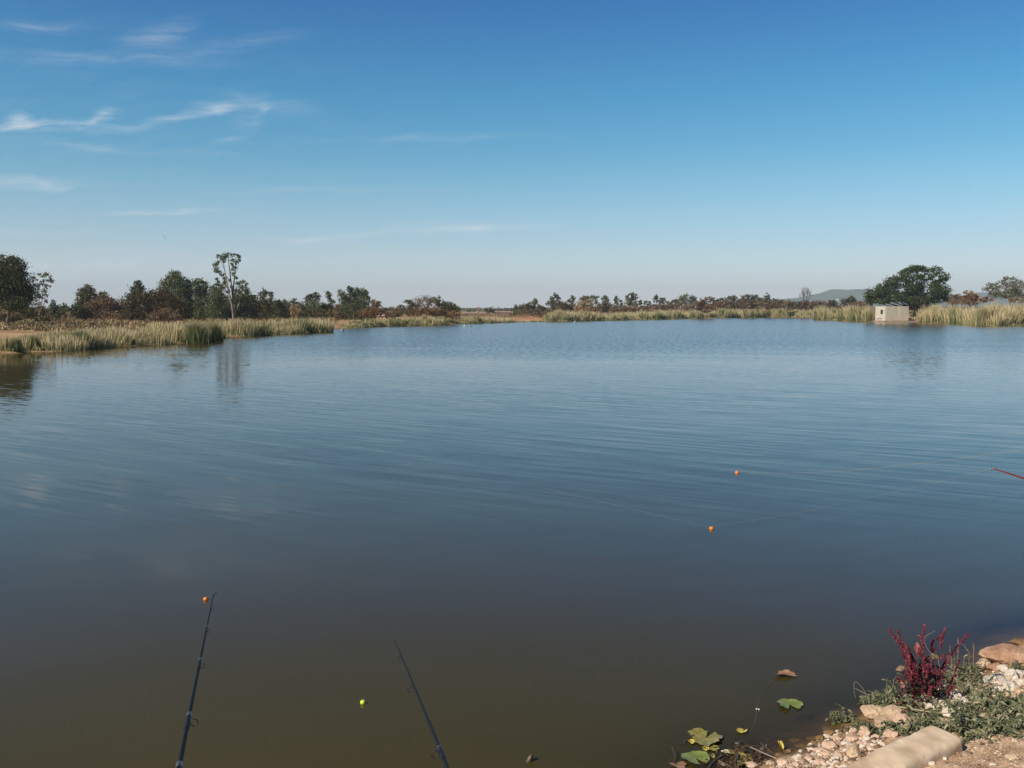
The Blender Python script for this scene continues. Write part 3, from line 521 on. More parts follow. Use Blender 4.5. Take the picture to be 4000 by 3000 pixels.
# far shore, left to right
farl = [(1842, 520, [(1835, 1213, 12, 5), (1848, 1214, 12, 5)], 'umbrella', 'dark low dome tree behind the distant white building'),
        (1914, 380, [(1906, 1212, 10, 7), (1920, 1210, 10, 8), (1914, 1220, 17, 7)], 'umbrella', 'round bush left of the distant wooden pole'),
        (1965, 600, [(1960, 1212, 10, 4), (1970, 1211, 8, 4)], 'fargum', 'tiny tree right of the distant wooden pole'),
        (1985, 620, [(1982, 1208, 8, 5), (1992, 1211, 8, 4)], 'fargum', 'tiny rounded tree second right of the distant wooden pole'),
        (2019, 330, [(2012, 1205, 9, 7), (2024, 1198, 9, 7), (2018, 1212, 14, 8)], 'olive', 'small olive bush at the left end of the central trees'),
        (2057, 320, [(2045, 1198, 16, 9), (2068, 1194, 18, 9), (2050, 1212, 26, 12), (2078, 1208, 16, 12)], 'umbrella', 'wide domed thorn tree under the round headed gum'),
        (2165, 330, [(2148, 1183, 18, 8), (2172, 1180, 18, 8), (2192, 1188, 16, 9), (2180, 1198, 26, 10)], 'umbrella', 'flat topped thorn tree under the gum with five plumes'),
        (2220, 325, [(2208, 1195, 14, 10), (2228, 1194, 14, 12), (2220, 1210, 22, 10)], 'thicket', 'dark shrub under the second small gum'),
        (2365, 325, [(2352, 1196, 14, 10), (2375, 1194, 14, 12), (2362, 1210, 24, 9)], 'thicket', 'dark domed shrub under the fourth small gum'),
        (2630, 400, [(2618, 1182, 14, 8), (2640, 1178, 16, 8), (2630, 1190, 24, 9)], 'umbrella', 'dark low tree left of the pair of pale round trees'),
        (2808, 430, [(2800, 1174, 12, 6), (2818, 1172, 12, 6), (2808, 1184, 18, 8)], 'umbrella', 'low dome tree just right of the rusty shrub'),
        (2853, 430, [(2842, 1167, 14, 7), (2864, 1165, 16, 7), (2853, 1178, 26, 9)], 'umbrella', 'second low dome tree right of the rusty shrub'),
        (2907, 430, [(2896, 1168, 12, 9), (2912, 1162, 14, 9), (2907, 1178, 22, 10)], 'umbrella', 'left half of the highest double domed thorn tree'),
        (2945, 430, [(2935, 1163, 14, 9), (2955, 1166, 14, 10), (2945, 1178, 22, 10)], 'umbrella', 'right half of the highest double domed thorn tree'),
        (2997, 440, [(2997, 1154, 5, 7), (2998, 1164, 8, 9), (2997, 1176, 11, 9)], 'darkeuc', 'little pointed dark tree standing above the far thorn trees'),
        (2978, 450, [(2970, 1172, 12, 6), (2985, 1174, 12, 8)], 'umbrella', 'low dome left of the little pointed tree'),
        (3035, 450, [(3022, 1172, 14, 6), (3045, 1174, 14, 6), (3030, 1182, 24, 8)], 'umbrella', 'flat thorn tree right of the little pointed tree'),
        (3310, 330, [(3298, 1176, 13, 9), (3316, 1166, 14, 8), (3330, 1176, 12, 9), (3310, 1188, 24, 10)], 'thicket', 'dark brown dome shrub in front of the blue hill')]
for a in farl: tree(*a, group=GC, r0=.12, fork=.3)
gums = [(2088, 340, [(2090, 1172, 8, 6), (2093, 1180, 8, 6), (2083, 1184, 9, 7)], 'round headed small gum, first of the row of small gums'),
        (2166, 345, [(2151, 1164, 4, 7), (2158, 1168, 5, 6), (2167, 1154, 4, 9), (2172, 1164, 5, 7), (2179, 1156, 4, 8), (2183, 1165, 5, 4)], 'small gum with five separate upright plumes'),
        (2231, 345, [(2234, 1160, 5, 7), (2236, 1170, 8, 8), (2222, 1176, 6, 5)], 'pointed small gum right of the gum with five plumes'),
        (2273, 350, [(2270, 1164, 7, 6), (2278, 1170, 9, 8)], 'pale small gum behind the tan scrub, left of its twin'),
        (2292, 352, [(2290, 1163, 8, 7), (2294, 1173, 7, 8)], 'pale small gum behind the tan scrub, right of its twin'),
        (2317, 345, [(2310, 1162, 7, 5), (2320, 1160, 9, 5), (2331, 1166, 6, 8), (2309, 1174, 7, 5), (2326, 1180, 6, 5)], 'small gum with an open crown on visible stems'),
        (2363, 345, [(2356, 1166, 6, 6), (2364, 1162, 6, 7), (2370, 1170, 6, 7), (2362, 1178, 8, 6)], 'small gum above the dark domed shrub'),
        (2408, 350, [(2407, 1161, 4, 6), (2404, 1170, 5, 6), (2411, 1177, 6, 7), (2409, 1188, 7, 6)], 'very thin small gum left of the largest small gum'),
        (2426, 352, [(2425, 1177, 4, 5), (2427, 1186, 5, 5)], 'tiny shrubby gum right of the very thin gum'),
        (2466, 340, [(2462, 1153, 8, 6), (2476, 1153, 9, 7), (2480, 1164, 8, 7), (2455, 1163, 9, 7), (2468, 1170, 12, 8), (2458, 1182, 12, 9), (2474, 1185, 12, 8), (2488, 1188, 5, 3)], 'largest small gum with a heavy leaning head on the far shore'),
        (2502, 420, [(2501, 1178, 4, 4), (2503, 1185, 4, 4)], 'tiny round tree right of the largest small gum'),
        (2527, 430, [(2520, 1179, 6, 4), (2534, 1182, 7, 4), (2527, 1186, 10, 5)], 'pale low tree between the two tiny gums'),
        (2560, 400, [(2561, 1157, 5, 4), (2560, 1165, 6, 5), (2562, 1177, 10, 5)], 'small gum with a knob shaped head on a white stem'),
        (2589, 410, [(2582, 1171, 6, 5), (2592, 1168, 7, 5), (2588, 1180, 12, 6)], 'low rounded gum right of the knob headed gum'),
        (2673, 395, [(2665, 1163, 8, 7), (2680, 1159, 10, 7), (2672, 1175, 18, 10)], 'pale round tree, left of a pair on the far shore'),
        (2702, 395, [(2698, 1165, 8, 8), (2710, 1170, 8, 8), (2702, 1180, 14, 8)], 'darker round tree, right of a pair on the far shore')]
for px, D, b, lab in gums: tree(px, D, b, 'fargum', lab, 'gum_tree', 'tree', GF, dens=1.2, bark='whitebark', r0=.1, fork=.6, clump=.5)
shr = [(2108, 300, [(2100, 1200, 12, 9), (2118, 1204, 12, 9)], 'russet', 'reddish shrub right of the wide domed thorn tree'),
       (2060, 270, [(2040, 1222, 22, 8), (2075, 1220, 22, 8)], 'brown', 'low brown shrub on the bare red shore'),
       (2010, 262, [(2003, 1228, 9, 9), (2014, 1232, 9, 8)], 'thicket', 'small dark shrub at the left end of the bare red shore'),
       (2110, 262, [(2095, 1225, 18, 12), (2125, 1228, 20, 12)], 'thicket', 'dark brown shrub behind the rust red bush'),
       (2122, 240, [(2115, 1236, 10, 9), (2128, 1238, 10, 9)], 'rust', 'round rust red bush on the bare red shore'),
       (2160, 275, [(2150, 1212, 16, 10), (2175, 1210, 16, 10)], 'brown', 'brown shrub below the flat topped thorn tree'),
       (2285, 310, [(2270, 1190, 16, 12), (2295, 1188, 18, 13), (2285, 1205, 32, 12)], 'tan', 'wide tan leafless scrub below the pale twin gums'),
       (2325, 305, [(2315, 1205, 16, 9), (2335, 1202, 12, 10)], 'brown', 'brown shrub right of the wide tan scrub'),
       (2410, 310, [(2400, 1206, 14, 9), (2425, 1204, 16, 9)], 'russet', 'reddish brown shrub below the very thin gum'),
       (2465, 310, [(2450, 1205, 16, 8), (2480, 1204, 16, 9)], 'brown', 'brown shrub below the largest small gum'),
       (2530, 310, [(2515, 1204, 18, 8), (2545, 1200, 18, 9)], 'russet', 'reddish shrub left of the knob headed gum'),
       (2585, 315, [(2575, 1198, 14, 9), (2600, 1200, 16, 9)], 'russet', 'reddish shrub below the knob headed gum'),
       (2650, 315, [(2635, 1198, 16, 8), (2665, 1196, 18, 9)], 'russet', 'reddish shrub below the pair of round trees'),
       (2690, 310, [(2685, 1200, 14, 8)], 'brown', 'small brown shrub below the darker round tree'),
       (2742, 290, [(2722, 1198, 18, 10), (2745, 1182, 12, 10), (2735, 1190, 18, 10), (2755, 1205, 26, 12)], 'rust', 'tall rust orange shrub on the far shore'),
       (2772, 296, [(2762, 1168, 10, 6), (2778, 1166, 10, 6), (2782, 1178, 7, 6), (2772, 1188, 12, 8)], 'brown', 'grey tufted tree leaning over the rust orange shrub')]
for px, D, b, mt, lab in shr: tree(px, D, b, mt, lab, 'shrub', 'shrub', GR, r0=.05, fork=.2)
words = ['below the low dome tree', 'below the second low dome tree', 'in the gap between the dome trees', 'below the double domed tree, left', 'below the double domed tree, centre', 'below the double domed tree, right', 'left of the little pointed tree', 'below the little pointed tree', 'below the flat thorn tree, left', 'below the flat thorn tree, right',
         'left of the leafless tree', 'at the foot of the leafless tree', 'just right of the leafless tree', 'second right of the leafless tree', 'left of the dark brown dome shrub', 'below the blue hill and left of the fig', 'touching the left side of the fig']
for k, px in enumerate([2800, 2835, 2868, 2898, 2930, 2962, 2990, 3015, 3045, 3078, 3108, 3140, 3172, 3205, 3250, 3345, 3372]):
    rnd = random.Random(k); mt = ['russet', 'brown', 'thicket', 'russet'][k % 4]; t = 1190 + rnd.uniform(-5, 4)
    tree(px, 320 + rnd.uniform(-15, 15), [(px - 10, t, 14, 8), (px + 8, t - 3, 15, 9), (px, t + 10, 22, 7)], mt, '%s shrub %s' % ({'russet': 'reddish brown', 'brown': 'brown', 'thicket': 'dark brown'}[mt], words[k]), 'shrub', 'shrub', GR, r0=.05, fork=.2)
for a in [(3725, 250, [(3715, 1165, 14, 9), (3738, 1160, 14, 9), (3725, 1178, 24, 11)], 'brown', 'brown shrub touching the right side of the fig'),
          (3785, 245, [(3765, 1165, 14, 11), (3790, 1160, 18, 12), (3812, 1168, 14, 11), (3785, 1178, 30, 12)], 'rust', 'reddish shrub between the fig and the right edge tree'),
          (3778, 262, [(3768, 1146, 10, 6), (3785, 1142, 11, 6)], 'tan', 'pale dry treetop showing above the reddish shrub'),
          (3850, 232, [(3838, 1168, 14, 9), (3862, 1170, 16, 9)], 'rust', 'reddish shrub at the left foot of the right edge tree'),
          (3980, 215, [(3960, 1172, 18, 9), (3995, 1170, 18, 10)], 'rust', 'reddish shrub at the right foot of the right edge tree')]:
    tree(*a, name='shrub', cat='shrub', group='shrubs right of the fig tree', r0=.05, fork=.2)
tree(3580, 216, [(3398, 1152, 18, 18), (3412, 1168, 26, 16), (3425, 1138, 22, 18), (3450, 1122, 22, 16), (3480, 1100, 26, 18), (3510, 1082, 24, 16), (3535, 1066, 22, 15), (3562, 1052, 26, 14), (3590, 1050, 22, 12), (3625, 1052, 24, 12), (3655, 1060, 22, 16), (3678, 1080, 18, 14), (3690, 1096, 12, 12),
    (3672, 1108, 22, 16), (3686, 1135, 20, 18), (3696, 1152, 14, 14), (3450, 1150, 30, 20), (3490, 1130, 30, 20), (3530, 1105, 30, 18), (3570, 1085, 26, 14), (3620, 1085, 26, 14), (3560, 1125, 30, 18), (3600, 1112, 24, 14), (3640, 1125, 24, 18), (3480, 1165, 40, 16), (3530, 1155, 35, 20),
    (3590, 1145, 35, 20), (3640, 1158, 36, 20), (3560, 1175, 50, 14), (3630, 1180, 40, 12), (3440, 1178, 30, 12), (3680, 1170, 22, 12), (3400, 1180, 14, 10)], 'fig', 'huge dark green spreading fig tree behind the concrete pump house', 'fig_tree', dens=1.1, r0=.5, leaf=.21, fat=1.28, spread=1.3, clump=.40, fork=.3)

# ------------------------------------------------------------------ reeds
TOPX = [0, 150, 350, 450, 600, 700, 850, 1000, 1200, 1295, 1300, 1360, 1500, 1640, 1660, 1700, 1800, 1900, 1985, 2005, 2140, 2150, 2200, 2300, 2400, 2600, 2760, 2800, 3000, 3200, 3300, 3400, 3420, 3550, 3600, 3625, 3680, 3720, 3800, 3900, 4100]
TOPY = [1298, 1294, 1284, 1266, 1257, 1252, 1249, 1252, 1246, 1248, 1252, 1248, 1243, 1240, 1232, 1240, 1238, 1230, 1236, 1254, 1250, 1212, 1212, 1220, 1222, 1212, 1212, 1207, 1204, 1205, 1200, 1194, 1230, 1238, 1225, 1192, 1200, 1205, 1192, 1190, 1188]
SX = [p for p in SHX if 0 <= p[0] <= 4300 and p not in ((1298, 1295), (1240, 1291), (1285, 1288))]
def shore_y(px): return np.interp(px, [p[0] for p in SX], [p[1] for p in SX])
def blades(mb, x, y, z, h, w, tb, tt, lean=.32, drift=None):
    n = len(x); a = rng.uniform(0, 6.283, n); la = rng.uniform(0, 6.283, n); ln = rng.uniform(.3, 1, n) * lean * h
    wx, wy = np.cos(a) * w * .5, np.sin(a) * w * .5; dx, dy = np.cos(la) * ln, np.sin(la) * ln
    if drift is not None: dx = dx * .6 + drift[:, 0]; dy = dy * .6 + drift[:, 1]
    v = np.zeros((n, 5, 3)); v[:, 0] = np.stack([x - wx, y - wy, z - .05], 1); v[:, 1] = np.stack([x + wx, y + wy, z - .05], 1)
    v[:, 2] = np.stack([x + wx * .8 + dx * .35, y + wy * .8 + dy * .35, z + h * .6], 1); v[:, 3] = np.stack([x - wx * .8 + dx * .35, y - wy * .8 + dy * .35, z + h * .6], 1)
    v[:, 4] = np.stack([x + dx, y + dy, z + h], 1); b = np.arange(n)[:, None] * 5
    t = np.stack([tb, tb, (tb + tt) / 2, (tb + tt) / 2, tt], 1); k = mb.n
    mb.add(v.reshape(-1, 3), np.hstack([b, b + 1, b + 2, b + 3]), t.ravel()); mb.f.append(np.hstack([b + 3, b + 2, b + 4]) + k)
def reedbed(x0, x1, n, strip, label, green=.35, gaps=(), w0=.035, rad=.9, per=70, front=.1):
    nc = max(8, n // per); pc = rng.uniform(x0, x1, nc); keep = np.ones(nc, bool)
    for a, b, pr in gaps: keep &= ~((pc > a) & (pc < b) & (rng.uniform(size=nc) < pr))
    pc = pc[keep]; nc = len(pc); off = rng.uniform(0, 1, nc) ** 1.2 * strip + front
    D0 = np.array([at(2000, q).y for q in shore_y(pc)]); Dc = D0 + off; xc = (pc - 2000) / F * D0 * (1 + off / D0 * .6)
    c2 = np.array([mnoise.noise(Vector((a * .14, b * .14, 9))) for a, b in zip(xc, Dc)])
    hs = np.clip(.93 + c2 * .5 + rng.normal(0, .17, nc), .4, 1.25); hs *= np.where(off < 1.0, rng.uniform(.6, 1.05, nc), 1); gr = np.clip(green - .05 + c2 * 1.1 + rng.normal(0, .36, nc), 0, 1); rc = rad * rng.uniform(.5, 1.5, nc) * (D0 / 120) ** .5
    cnt = np.maximum(8, (per * rng.uniform(.5, 1.5, nc)).astype(int)); i = np.repeat(np.arange(nc), cnt); m = len(i)
    o = rng.normal(0, .5, (m, 2)) * rc[i][:, None]; x = xc[i] + o[:, 0]; D = Dc[i] + o[:, 1] * .8; sd = sdist(x, D); ok = sd > -.15; i, x, D, o, sd = i[ok], x[ok], D[ok], o[ok], sd[ok]; m = len(i)
    z = np.maximum(HT(x, D), -.05); top = np.interp(pc[i], TOPX, TOPY); hz = CH - (top - HY) * D / F - z; q = np.clip(np.hypot(o[:, 0], o[:, 1]) / rc[i], 0, 1.4)
    h = np.clip(hz, .35, 5) * hs[i] * (1.08 - .42 * q ** 2) * rng.uniform(.55, 1.05, m); g = np.clip(gr[i] + rng.normal(0, .15, m), 0, 1)
    tb = np.clip(.42 - g * .45 + rng.normal(0, .10, m), 0, 1); tt = np.clip(1.0 - g * .52 + rng.normal(0, .12, m), 0, 1); w = w0 * (D / 100) * rng.uniform(.6, 1.5, m) + .01
    mb = MB(); blades(mb, x, D, z, h, w, tb, tt, .30, o / np.maximum(rc[i], .1)[:, None] * .38 * h[:, None])
    q_ = rng.choice(m, m // 5); yl = D[q_] - off[i][q_] + rng.uniform(-.2, 1.4, len(q_)); xl = x[q_]; okl = (sdist(xl, yl) > -.4); xl, yl = xl[okl], yl[okl]; nl_ = len(xl)
    blades(mb, xl, yl, np.maximum(HT(xl, yl), 0), rng.uniform(.15, .5, nl_), w0 * (yl / 100) * rng.uniform(.6, 1.4, nl_), rng.uniform(.1, .6, nl_), rng.uniform(.3, .9, nl_), 1.3); ob = mb.build('reeds', M['reed']); link_props(ob, label, 'reeds', kind='stuff')
reedbed(-20, 1292, 26000, 12, 'dry and green reeds along the near left bank', .30, w0=.06, gaps=[(440, 500, .7), (600, 760, .55), (880, 950, .5)], front=.9, per=150, rad=1.75)
reedbed(1355, 2000, 15000, 13, 'tufted reeds along the middle of the far left shore', .42, w0=.06, gaps=[(1500, 1570, .5), (1740, 1785, .96), (1640, 1655, .7)])
reedbed(2000, 2145, 700, 5, 'sparse low grass on the bare red shore', .3, w0=.06)
reedbed(2145, 3400, 32000, 24, 'tall tan reeds along the far shore', .34, w0=.06, gaps=[(2750, 2780, .93)])
reedbed(3395, 3625, 2600, 7, 'low dry grass round the pump house', .25, w0=.05, gaps=[(3405, 3570, .9)])
reedbed(3612, 4060, 15000, 16, 'tall tan reeds on the right shore below the trees', .30, w0=.06)
# single dense tufts standing in front of the beds
def tuft(px, dy, wpx, top, n, label, t0, t1, lean=.35, w=.04, off=-.3):
    sy = float(shore_y(px)) + dy; c = at(px, sy); D = c.y + off; m = MPP(D); x0 = (px - 2000) / F * D; zz = max(0.0, H1(x0, D)); hh = CH - (top - HY) * D / F - zz
    r = rng.normal(0, .38, n) * wpx * m; rd = rng.normal(0, .3, n) * wpx * m * .7; x = x0 + np.clip(r, -wpx * m, wpx * m); y = D + np.clip(rd, -1, 1.5)
    h = hh * 1.08 * rng.uniform(.6, 1.05, n) * (1 - .35 * (np.abs(r) / (wpx * m)) ** 2); mb = MB()
    tb = np.clip(rng.normal(t0, .08, n), 0, 1); tt = np.clip(rng.normal(t1, .12, n), 0, 1); blades(mb, x, y, np.full(n, zz), h, np.full(n, w) * rng.uniform(.6, 1.3, n), tb, tt, lean)
    o = mb.build('reed_tuft', M['reed'], origin=(x0, D, zz)); link_props(o, label, 'reeds', 'separate reed tufts at the water')
tuft(770, 2, 50, 1258, 1500, 'large rounded grey green tuft at the water left of its darker twin', .12, .55, .45)
tuft(838, 1, 32, 1262, 1000, 'darker rounded tuft at the water beside the large grey green tuft', .05, .45, .4)
tuft(62, -3, 26, 1318, 700, 'dark green tuft at the far left of the near bank', .0, .55)
tuft(135, -3, 22, 1312, 700, 'second dark green tuft from the left on the near bank', .0, .5)
tuft(318, -4, 42, 1295, 1300, 'broad deep green tuft in the middle of the near left bank', .0, .32)
tuft(510, -3, 20, 1316, 500, 'small bright green tuft right of the broad green one', .1, .3)
tuft(1660, -2, 16, 1230, 420, 'tallest pale tuft on the middle shore', .3, .7, .3, .07)
tuft(1680, -2, 14, 1247, 260, 'short dark tuft right of the tallest pale tuft', .0, .2, .3, .07)
tuft(1725, -2, 16, 1236, 420, 'leaning pale tuft left of the bare red gap', .25, .75, .5, .07)
tuft(1990, -2, 12, 1240, 260, 'green tuft at the left end of the bare red shore', .15, .4, .35, .07)
tuft(2180, -2, 22, 1208, 600, 'tall tan tuft at the right end of the bare red shore', .3, .85, .25, .08)
tuft(3645, -1, 22, 1188, 700, 'tallest pale tuft right of the pump house', .35, .85, .3, .06)
tuft(3832, 0, 26, 1200, 900, 'dry reddish brown tuft at the water on the right shore', .52, .5, .4, .05)
# russet weeds between reeds and trees, and low scrub on the plain
def scrub(x0, x1, y0, y1, n, mat, label, hgt=.7):
    mb = MB(); px = rng.uniform(x0, x1, n); py = rng.uniform(y0, y1, n); D = np.array([at(2000, q, .75).y for q in py]); x = (px - 2000) / F * D; ok = sdist(x, D) > 6; x, D = x[ok], D[ok]; z = HT(x, D); k = 14
    c = np.stack([x, D, z], 1)[:, None, :] + rng.normal(size=(len(x), k, 3)) * np.array([.45, .45, .22]) * hgt + np.array([0, 0, .3 * hgt])
    leaves(mb, c.reshape(-1, 3), .17, 1.8); o = mb.build('scrub', M[mat]); link_props(o, label, 'scrub', kind='stuff')
scrub(350, 1320, 1243, 1272, 700, 'rust', 'low rust coloured weeds behind the left reeds')
scrub(-20, 600, 1238, 1290, 700, 'russet', 'low reddish weeds on the open ground at the left')
scrub(-20, 420, 1240, 1285, 300, 'olive', 'scattered olive weeds on the open ground at the left')
scrub(1340, 2150, 1228, 1240, 700, 'brown', 'low brown scrub behind the middle shore', 1.0)
scrub(2150, 3420, 1219, 1226, 1000, 'brown', 'low brown scrub behind the far reeds', 1.3)
scrub(3600, 4060, 1222, 1240, 400, 'russet', 'low reddish scrub behind the right reeds', 1.0)
n = 9000; ph = rng.uniform(-30, 1330, n); py = rng.uniform(1246, 1292, n); Dg = np.array([at(2000, q, .7).y for q in py]); xg = (ph - 2000) / F * Dg; ok = sdist(xg, Dg) > 8; xg, Dg = xg[ok], Dg[ok]
pn = np.array([mnoise.noise(Vector((a * .12, b * .12, 5))) for a, b in zip(xg, Dg)]); ok = pn > -.05; xg, Dg = xg[ok], Dg[ok]; n = len(xg); mb = MB()
blades(mb, xg, Dg, HT(xg, Dg), rng.uniform(.25, .7, n), rng.uniform(.08, .2, n), rng.uniform(.4, .6, n), rng.uniform(.55, .95, n), .5); link_props(mb.build('grass', M['reed']), 'dry tan grass on the open ground behind the left reeds', 'grass', kind='stuff')
mb = MB(); n = 2200; ph = rng.uniform(480, 1460, n); Dh = rng.uniform(188, 225, n); xh = (ph - 2000) / F * Dh; hh = np.array([2.3 + 1.9 * mnoise.noise(Vector((a / 4, b / 30, 3))) for a, b in zip(xh, Dh)]); zc = HT(xh, Dh)
c = np.stack([xh, Dh, zc], 1)[:, None, :] + rng.normal(size=(n, 14, 3)) * np.array([.5, .5, 0]); c[:, :, 2] = zc[:, None] + rng.uniform(0, 1, (n, 14)) * np.clip(hh, .5, 5)[:, None]
leaves(mb, c.reshape(-1, 3), .26, 1.5); o = mb.build('undergrowth', M['olive']); link_props(o, 'continuous olive undergrowth between the left bank trees', 'undergrowth', kind='stuff')
# far-off wooded horizon behind everything
mb = MB(); n = 5200; ph = rng.uniform(-200, 4300, n); Dh = rng.uniform(650, 1500, n); xh = (ph - 2000) / F * Dh; hh = np.array([2.2 + 2.2 * mnoise.noise(Vector((a / 60, b / 400, 3))) for a, b in zip(xh, Dh)]); zc = HT(xh, Dh)
c = np.stack([xh, Dh, zc], 1)[:, None, :] + rng.normal(size=(n, 12, 3)) * np.array([2.4, 2.4, 1]) * np.array([1, 1, 1.]) + np.array([0, 0, 1.0]); c[:, :, 2] = zc[:, None] + rng.uniform(0, 1, (n, 12)) * np.clip(hh, .6, 5)[:, None]
leaves(mb, c.reshape(-1, 3), 1.1, 1.4); o = mb.build('bushland', M['umbrella']); link_props(o, 'far bushland along the horizon', 'bushland', kind='stuff')
mb = MB(); n = 2600; ph = rng.uniform(2150, 4100, n); Dh = rng.uniform(380, 560, n); xh = (ph - 2000) / F * Dh; hh = np.array([2.6 + 2.4 * mnoise.noise(Vector((a / 9, b / 60, 3))) for a, b in zip(xh, Dh)]); zc = HT(xh, Dh)
c = np.stack([xh, Dh, zc], 1)[:, None, :] + rng.normal(size=(n, 12, 3)) * np.array([1.0, 1.0, 0]); c[:, :, 2] = zc[:, None] + rng.uniform(0, 1, (n, 12)) * np.clip(hh, .6, 5)[:, None]
leaves(mb, c.reshape(-1, 3), .55, 1.4); o = mb.build('bushland', M['brown']); link_props(o, 'brown bushland behind the far reeds', 'bushland', kind='stuff')

# ------------------------------------------------------------------ pump house, buildings, pole
def concrete():
    m, N, L = newmat('weathered_concrete'); g = N.new('ShaderNodeTexCoord')
    mp = N.new('ShaderNodeMapping'); mp.inputs['Scale'].default_value = (1.6, 1.6, .25); L.new(g.outputs['Object'], mp.inputs[0])
    n1 = N.new('ShaderNodeTexNoise'); n1.inputs['Scale'].default_value = 1.3; n1.inputs['Detail'].default_value = 6; L.new(mp.outputs[0], n1.inputs['Vector'])
    n2 = N.new('ShaderNodeTexNoise'); n2.inputs['Scale'].default_value = 1.1; n2.inputs['Detail'].default_value = 8; L.new(g.outputs['Object'], n2.inputs['Vector'])
    r1 = ramp(N, [(.3, (.36, .32, .26)), (.5, (.41, .37, .30)), (.7, (.44, .40, .33))]); L.new(n1.outputs['Fac'], r1.inputs[0])
    r2 = ramp(N, [(.35, (.85, .81, .75)), (.6, (1, 1, 1))]); L.new(n2.outputs['Fac'], r2.inputs[0])
    mx = N.new('ShaderNodeMix'); mx.data_type = 'RGBA'; mx.blend_type = 'MULTIPLY'; mx.inputs[0].default_value = 1; L.new(r1.outputs[0], mx.inputs[6]); L.new(r2.outputs[0], mx.inputs[7])
    sp = N.new('ShaderNodeSeparateXYZ'); L.new(g.outputs['Object'], sp.inputs[0]); sm = N.new('ShaderNodeMapRange'); L.new(sp.outputs[2], sm.inputs[0]); sm.inputs[1].default_value = .9; sm.inputs[2].default_value = .45; sm.inputs[4].default_value = .35
    mx2 = N.new('ShaderNodeMix'); mx2.data_type = 'RGBA'; L.new(sm.outputs[0], mx2.inputs[0]); L.new(mx.outputs[2], mx2.inputs[6]); mx2.inputs[7].default_value = (.36, .27, .19, 1)
    p = N.new('ShaderNodeBsdfPrincipled'); p.inputs['Roughness'].default_value = .85; L.new(mx2.outputs[2], p.inputs['Base Color']); o = N.new('ShaderNodeOutputMaterial'); L.new(p.outputs[0], o.inputs[0]); return m
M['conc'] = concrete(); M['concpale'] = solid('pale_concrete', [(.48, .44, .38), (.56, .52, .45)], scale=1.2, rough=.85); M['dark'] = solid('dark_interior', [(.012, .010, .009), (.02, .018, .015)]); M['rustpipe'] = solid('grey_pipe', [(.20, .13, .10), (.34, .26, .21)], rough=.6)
M['found'] = solid('stained_slab', [(.20, .15, .10), (.33, .26, .18)], scale=1.5, rough=.9)
def pump_house():
    D = 206.; m = MPP(D); xc = (3452 - 2000) / F * D; xr = (3545 - 2000) / F * D; Lx = xr - xc; Wy = 5.4; z0 = .32; z1 = P(3452, 1198, D).z
    D2 = D + Wy; base = Vector((xc + Lx / 2, D + Wy / 2, z0))
    root = empty('pump_house', base, 'small square concrete pump house on a slab at the water edge', 'building')
    th = .22
    mb = MB(); H_ = z1 - z0
    box(mb, (xc + Lx / 2, D + th / 2, z0 + H_ / 2), (Lx, th, H_)); box(mb, (xc + Lx / 2, D + Wy - th / 2, z0 + H_ / 2), (Lx, th, H_))
    box(mb, (xr - th / 2, D + Wy / 2, z0 + H_ / 2), (th, Wy - 2 * th, H_))
    # left wall with a window hole and a low pipe hole
    y0, y1 = D + th, D + Wy - th; pxs = lambda q: None
    def ydepth(px):       # where the ray of that column meets the left wall plane x = xc
        return xc / ((px - 2000) / F)
    wy0, wy1 = ydepth(3444.5), ydepth(3434.5); wz0, wz1 = P(3440, 1228, (wy0 + wy1) / 2).z, P(3440, 1210, (wy0 + wy1) / 2).z
    py0, py1 = ydepth(3443), ydepth(3435); pz0, pz1 = z0 + .15, z0 + .75
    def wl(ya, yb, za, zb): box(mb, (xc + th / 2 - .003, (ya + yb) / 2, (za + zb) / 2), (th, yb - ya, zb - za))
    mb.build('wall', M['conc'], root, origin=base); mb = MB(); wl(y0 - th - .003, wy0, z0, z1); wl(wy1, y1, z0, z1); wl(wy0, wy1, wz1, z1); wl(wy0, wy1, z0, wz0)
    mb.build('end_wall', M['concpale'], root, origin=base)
    q = MB(); box(q, (xc + Lx / 2, D + Wy / 2, z0 + .05), (Lx - 2 * th - .01, Wy - 2 * th - .01, .1)); q.build('floor_slab', M['dark'], root, origin=base)
    q = MB(); box(q, (xc + Lx / 2, D + Wy / 2, z1 + .035), (Lx + .006, Wy + .006, .07)); q.build('roof', M['concpale'], root, origin=base)
    q = MB(); fy0, fy1 = wy0, wy1
    for (ya, yb, za, zb) in ((fy0, fy1, wz1 - .06, wz1), (fy0, fy1, wz0, wz0 + .06), (fy0, fy0 + .06, wz0 + .06, wz1 - .06), (fy1 - .06, fy1, wz0 + .06, wz1 - .06)): box(q, (xc + .06, (ya + yb) / 2, (za + zb) / 2), (.08, yb - ya, zb - za))
    q.build('window_frame', M['rustpipe'], root, origin=base)
    q = MB(); pm = (py0 + py1) / 2; tube(q, smooth_path([(xc + .5, pm, z0 + .5), (xc - .2, pm, z0 + .52), (xc - .9, pm - .1, z0 + .35), (xc - 1.15, pm - .3, z0 - .05), (xc - 1.0, pm - 1.0, -.2)], 5), .11, 10); q.build('pipe', M['rustpipe'], root, smooth=True, origin=base)
    q = MB(); box(q, (xc + Lx / 2 + .75, D + Wy / 2 - .25, .14), (Lx + 2.0, Wy + 1.0, .30)); q.build('foundation_slab', M['found'], root, origin=base)
    s = MB(); box(s, (xr + .75, D + 1.2, .32 + .28), (.9, .8, .62)); box(s, (xr + 1.7, D + 1.5, .28 + .12), (1.0, .5, .4), .3); o = s.build('brick_pile', solid('red_brick', [(.30, .13, .09), (.42, .22, .15)], scale=3)); link_props(o, 'low pile of reddish bricks against the right wall of the pump house', 'bricks')
pump_house()
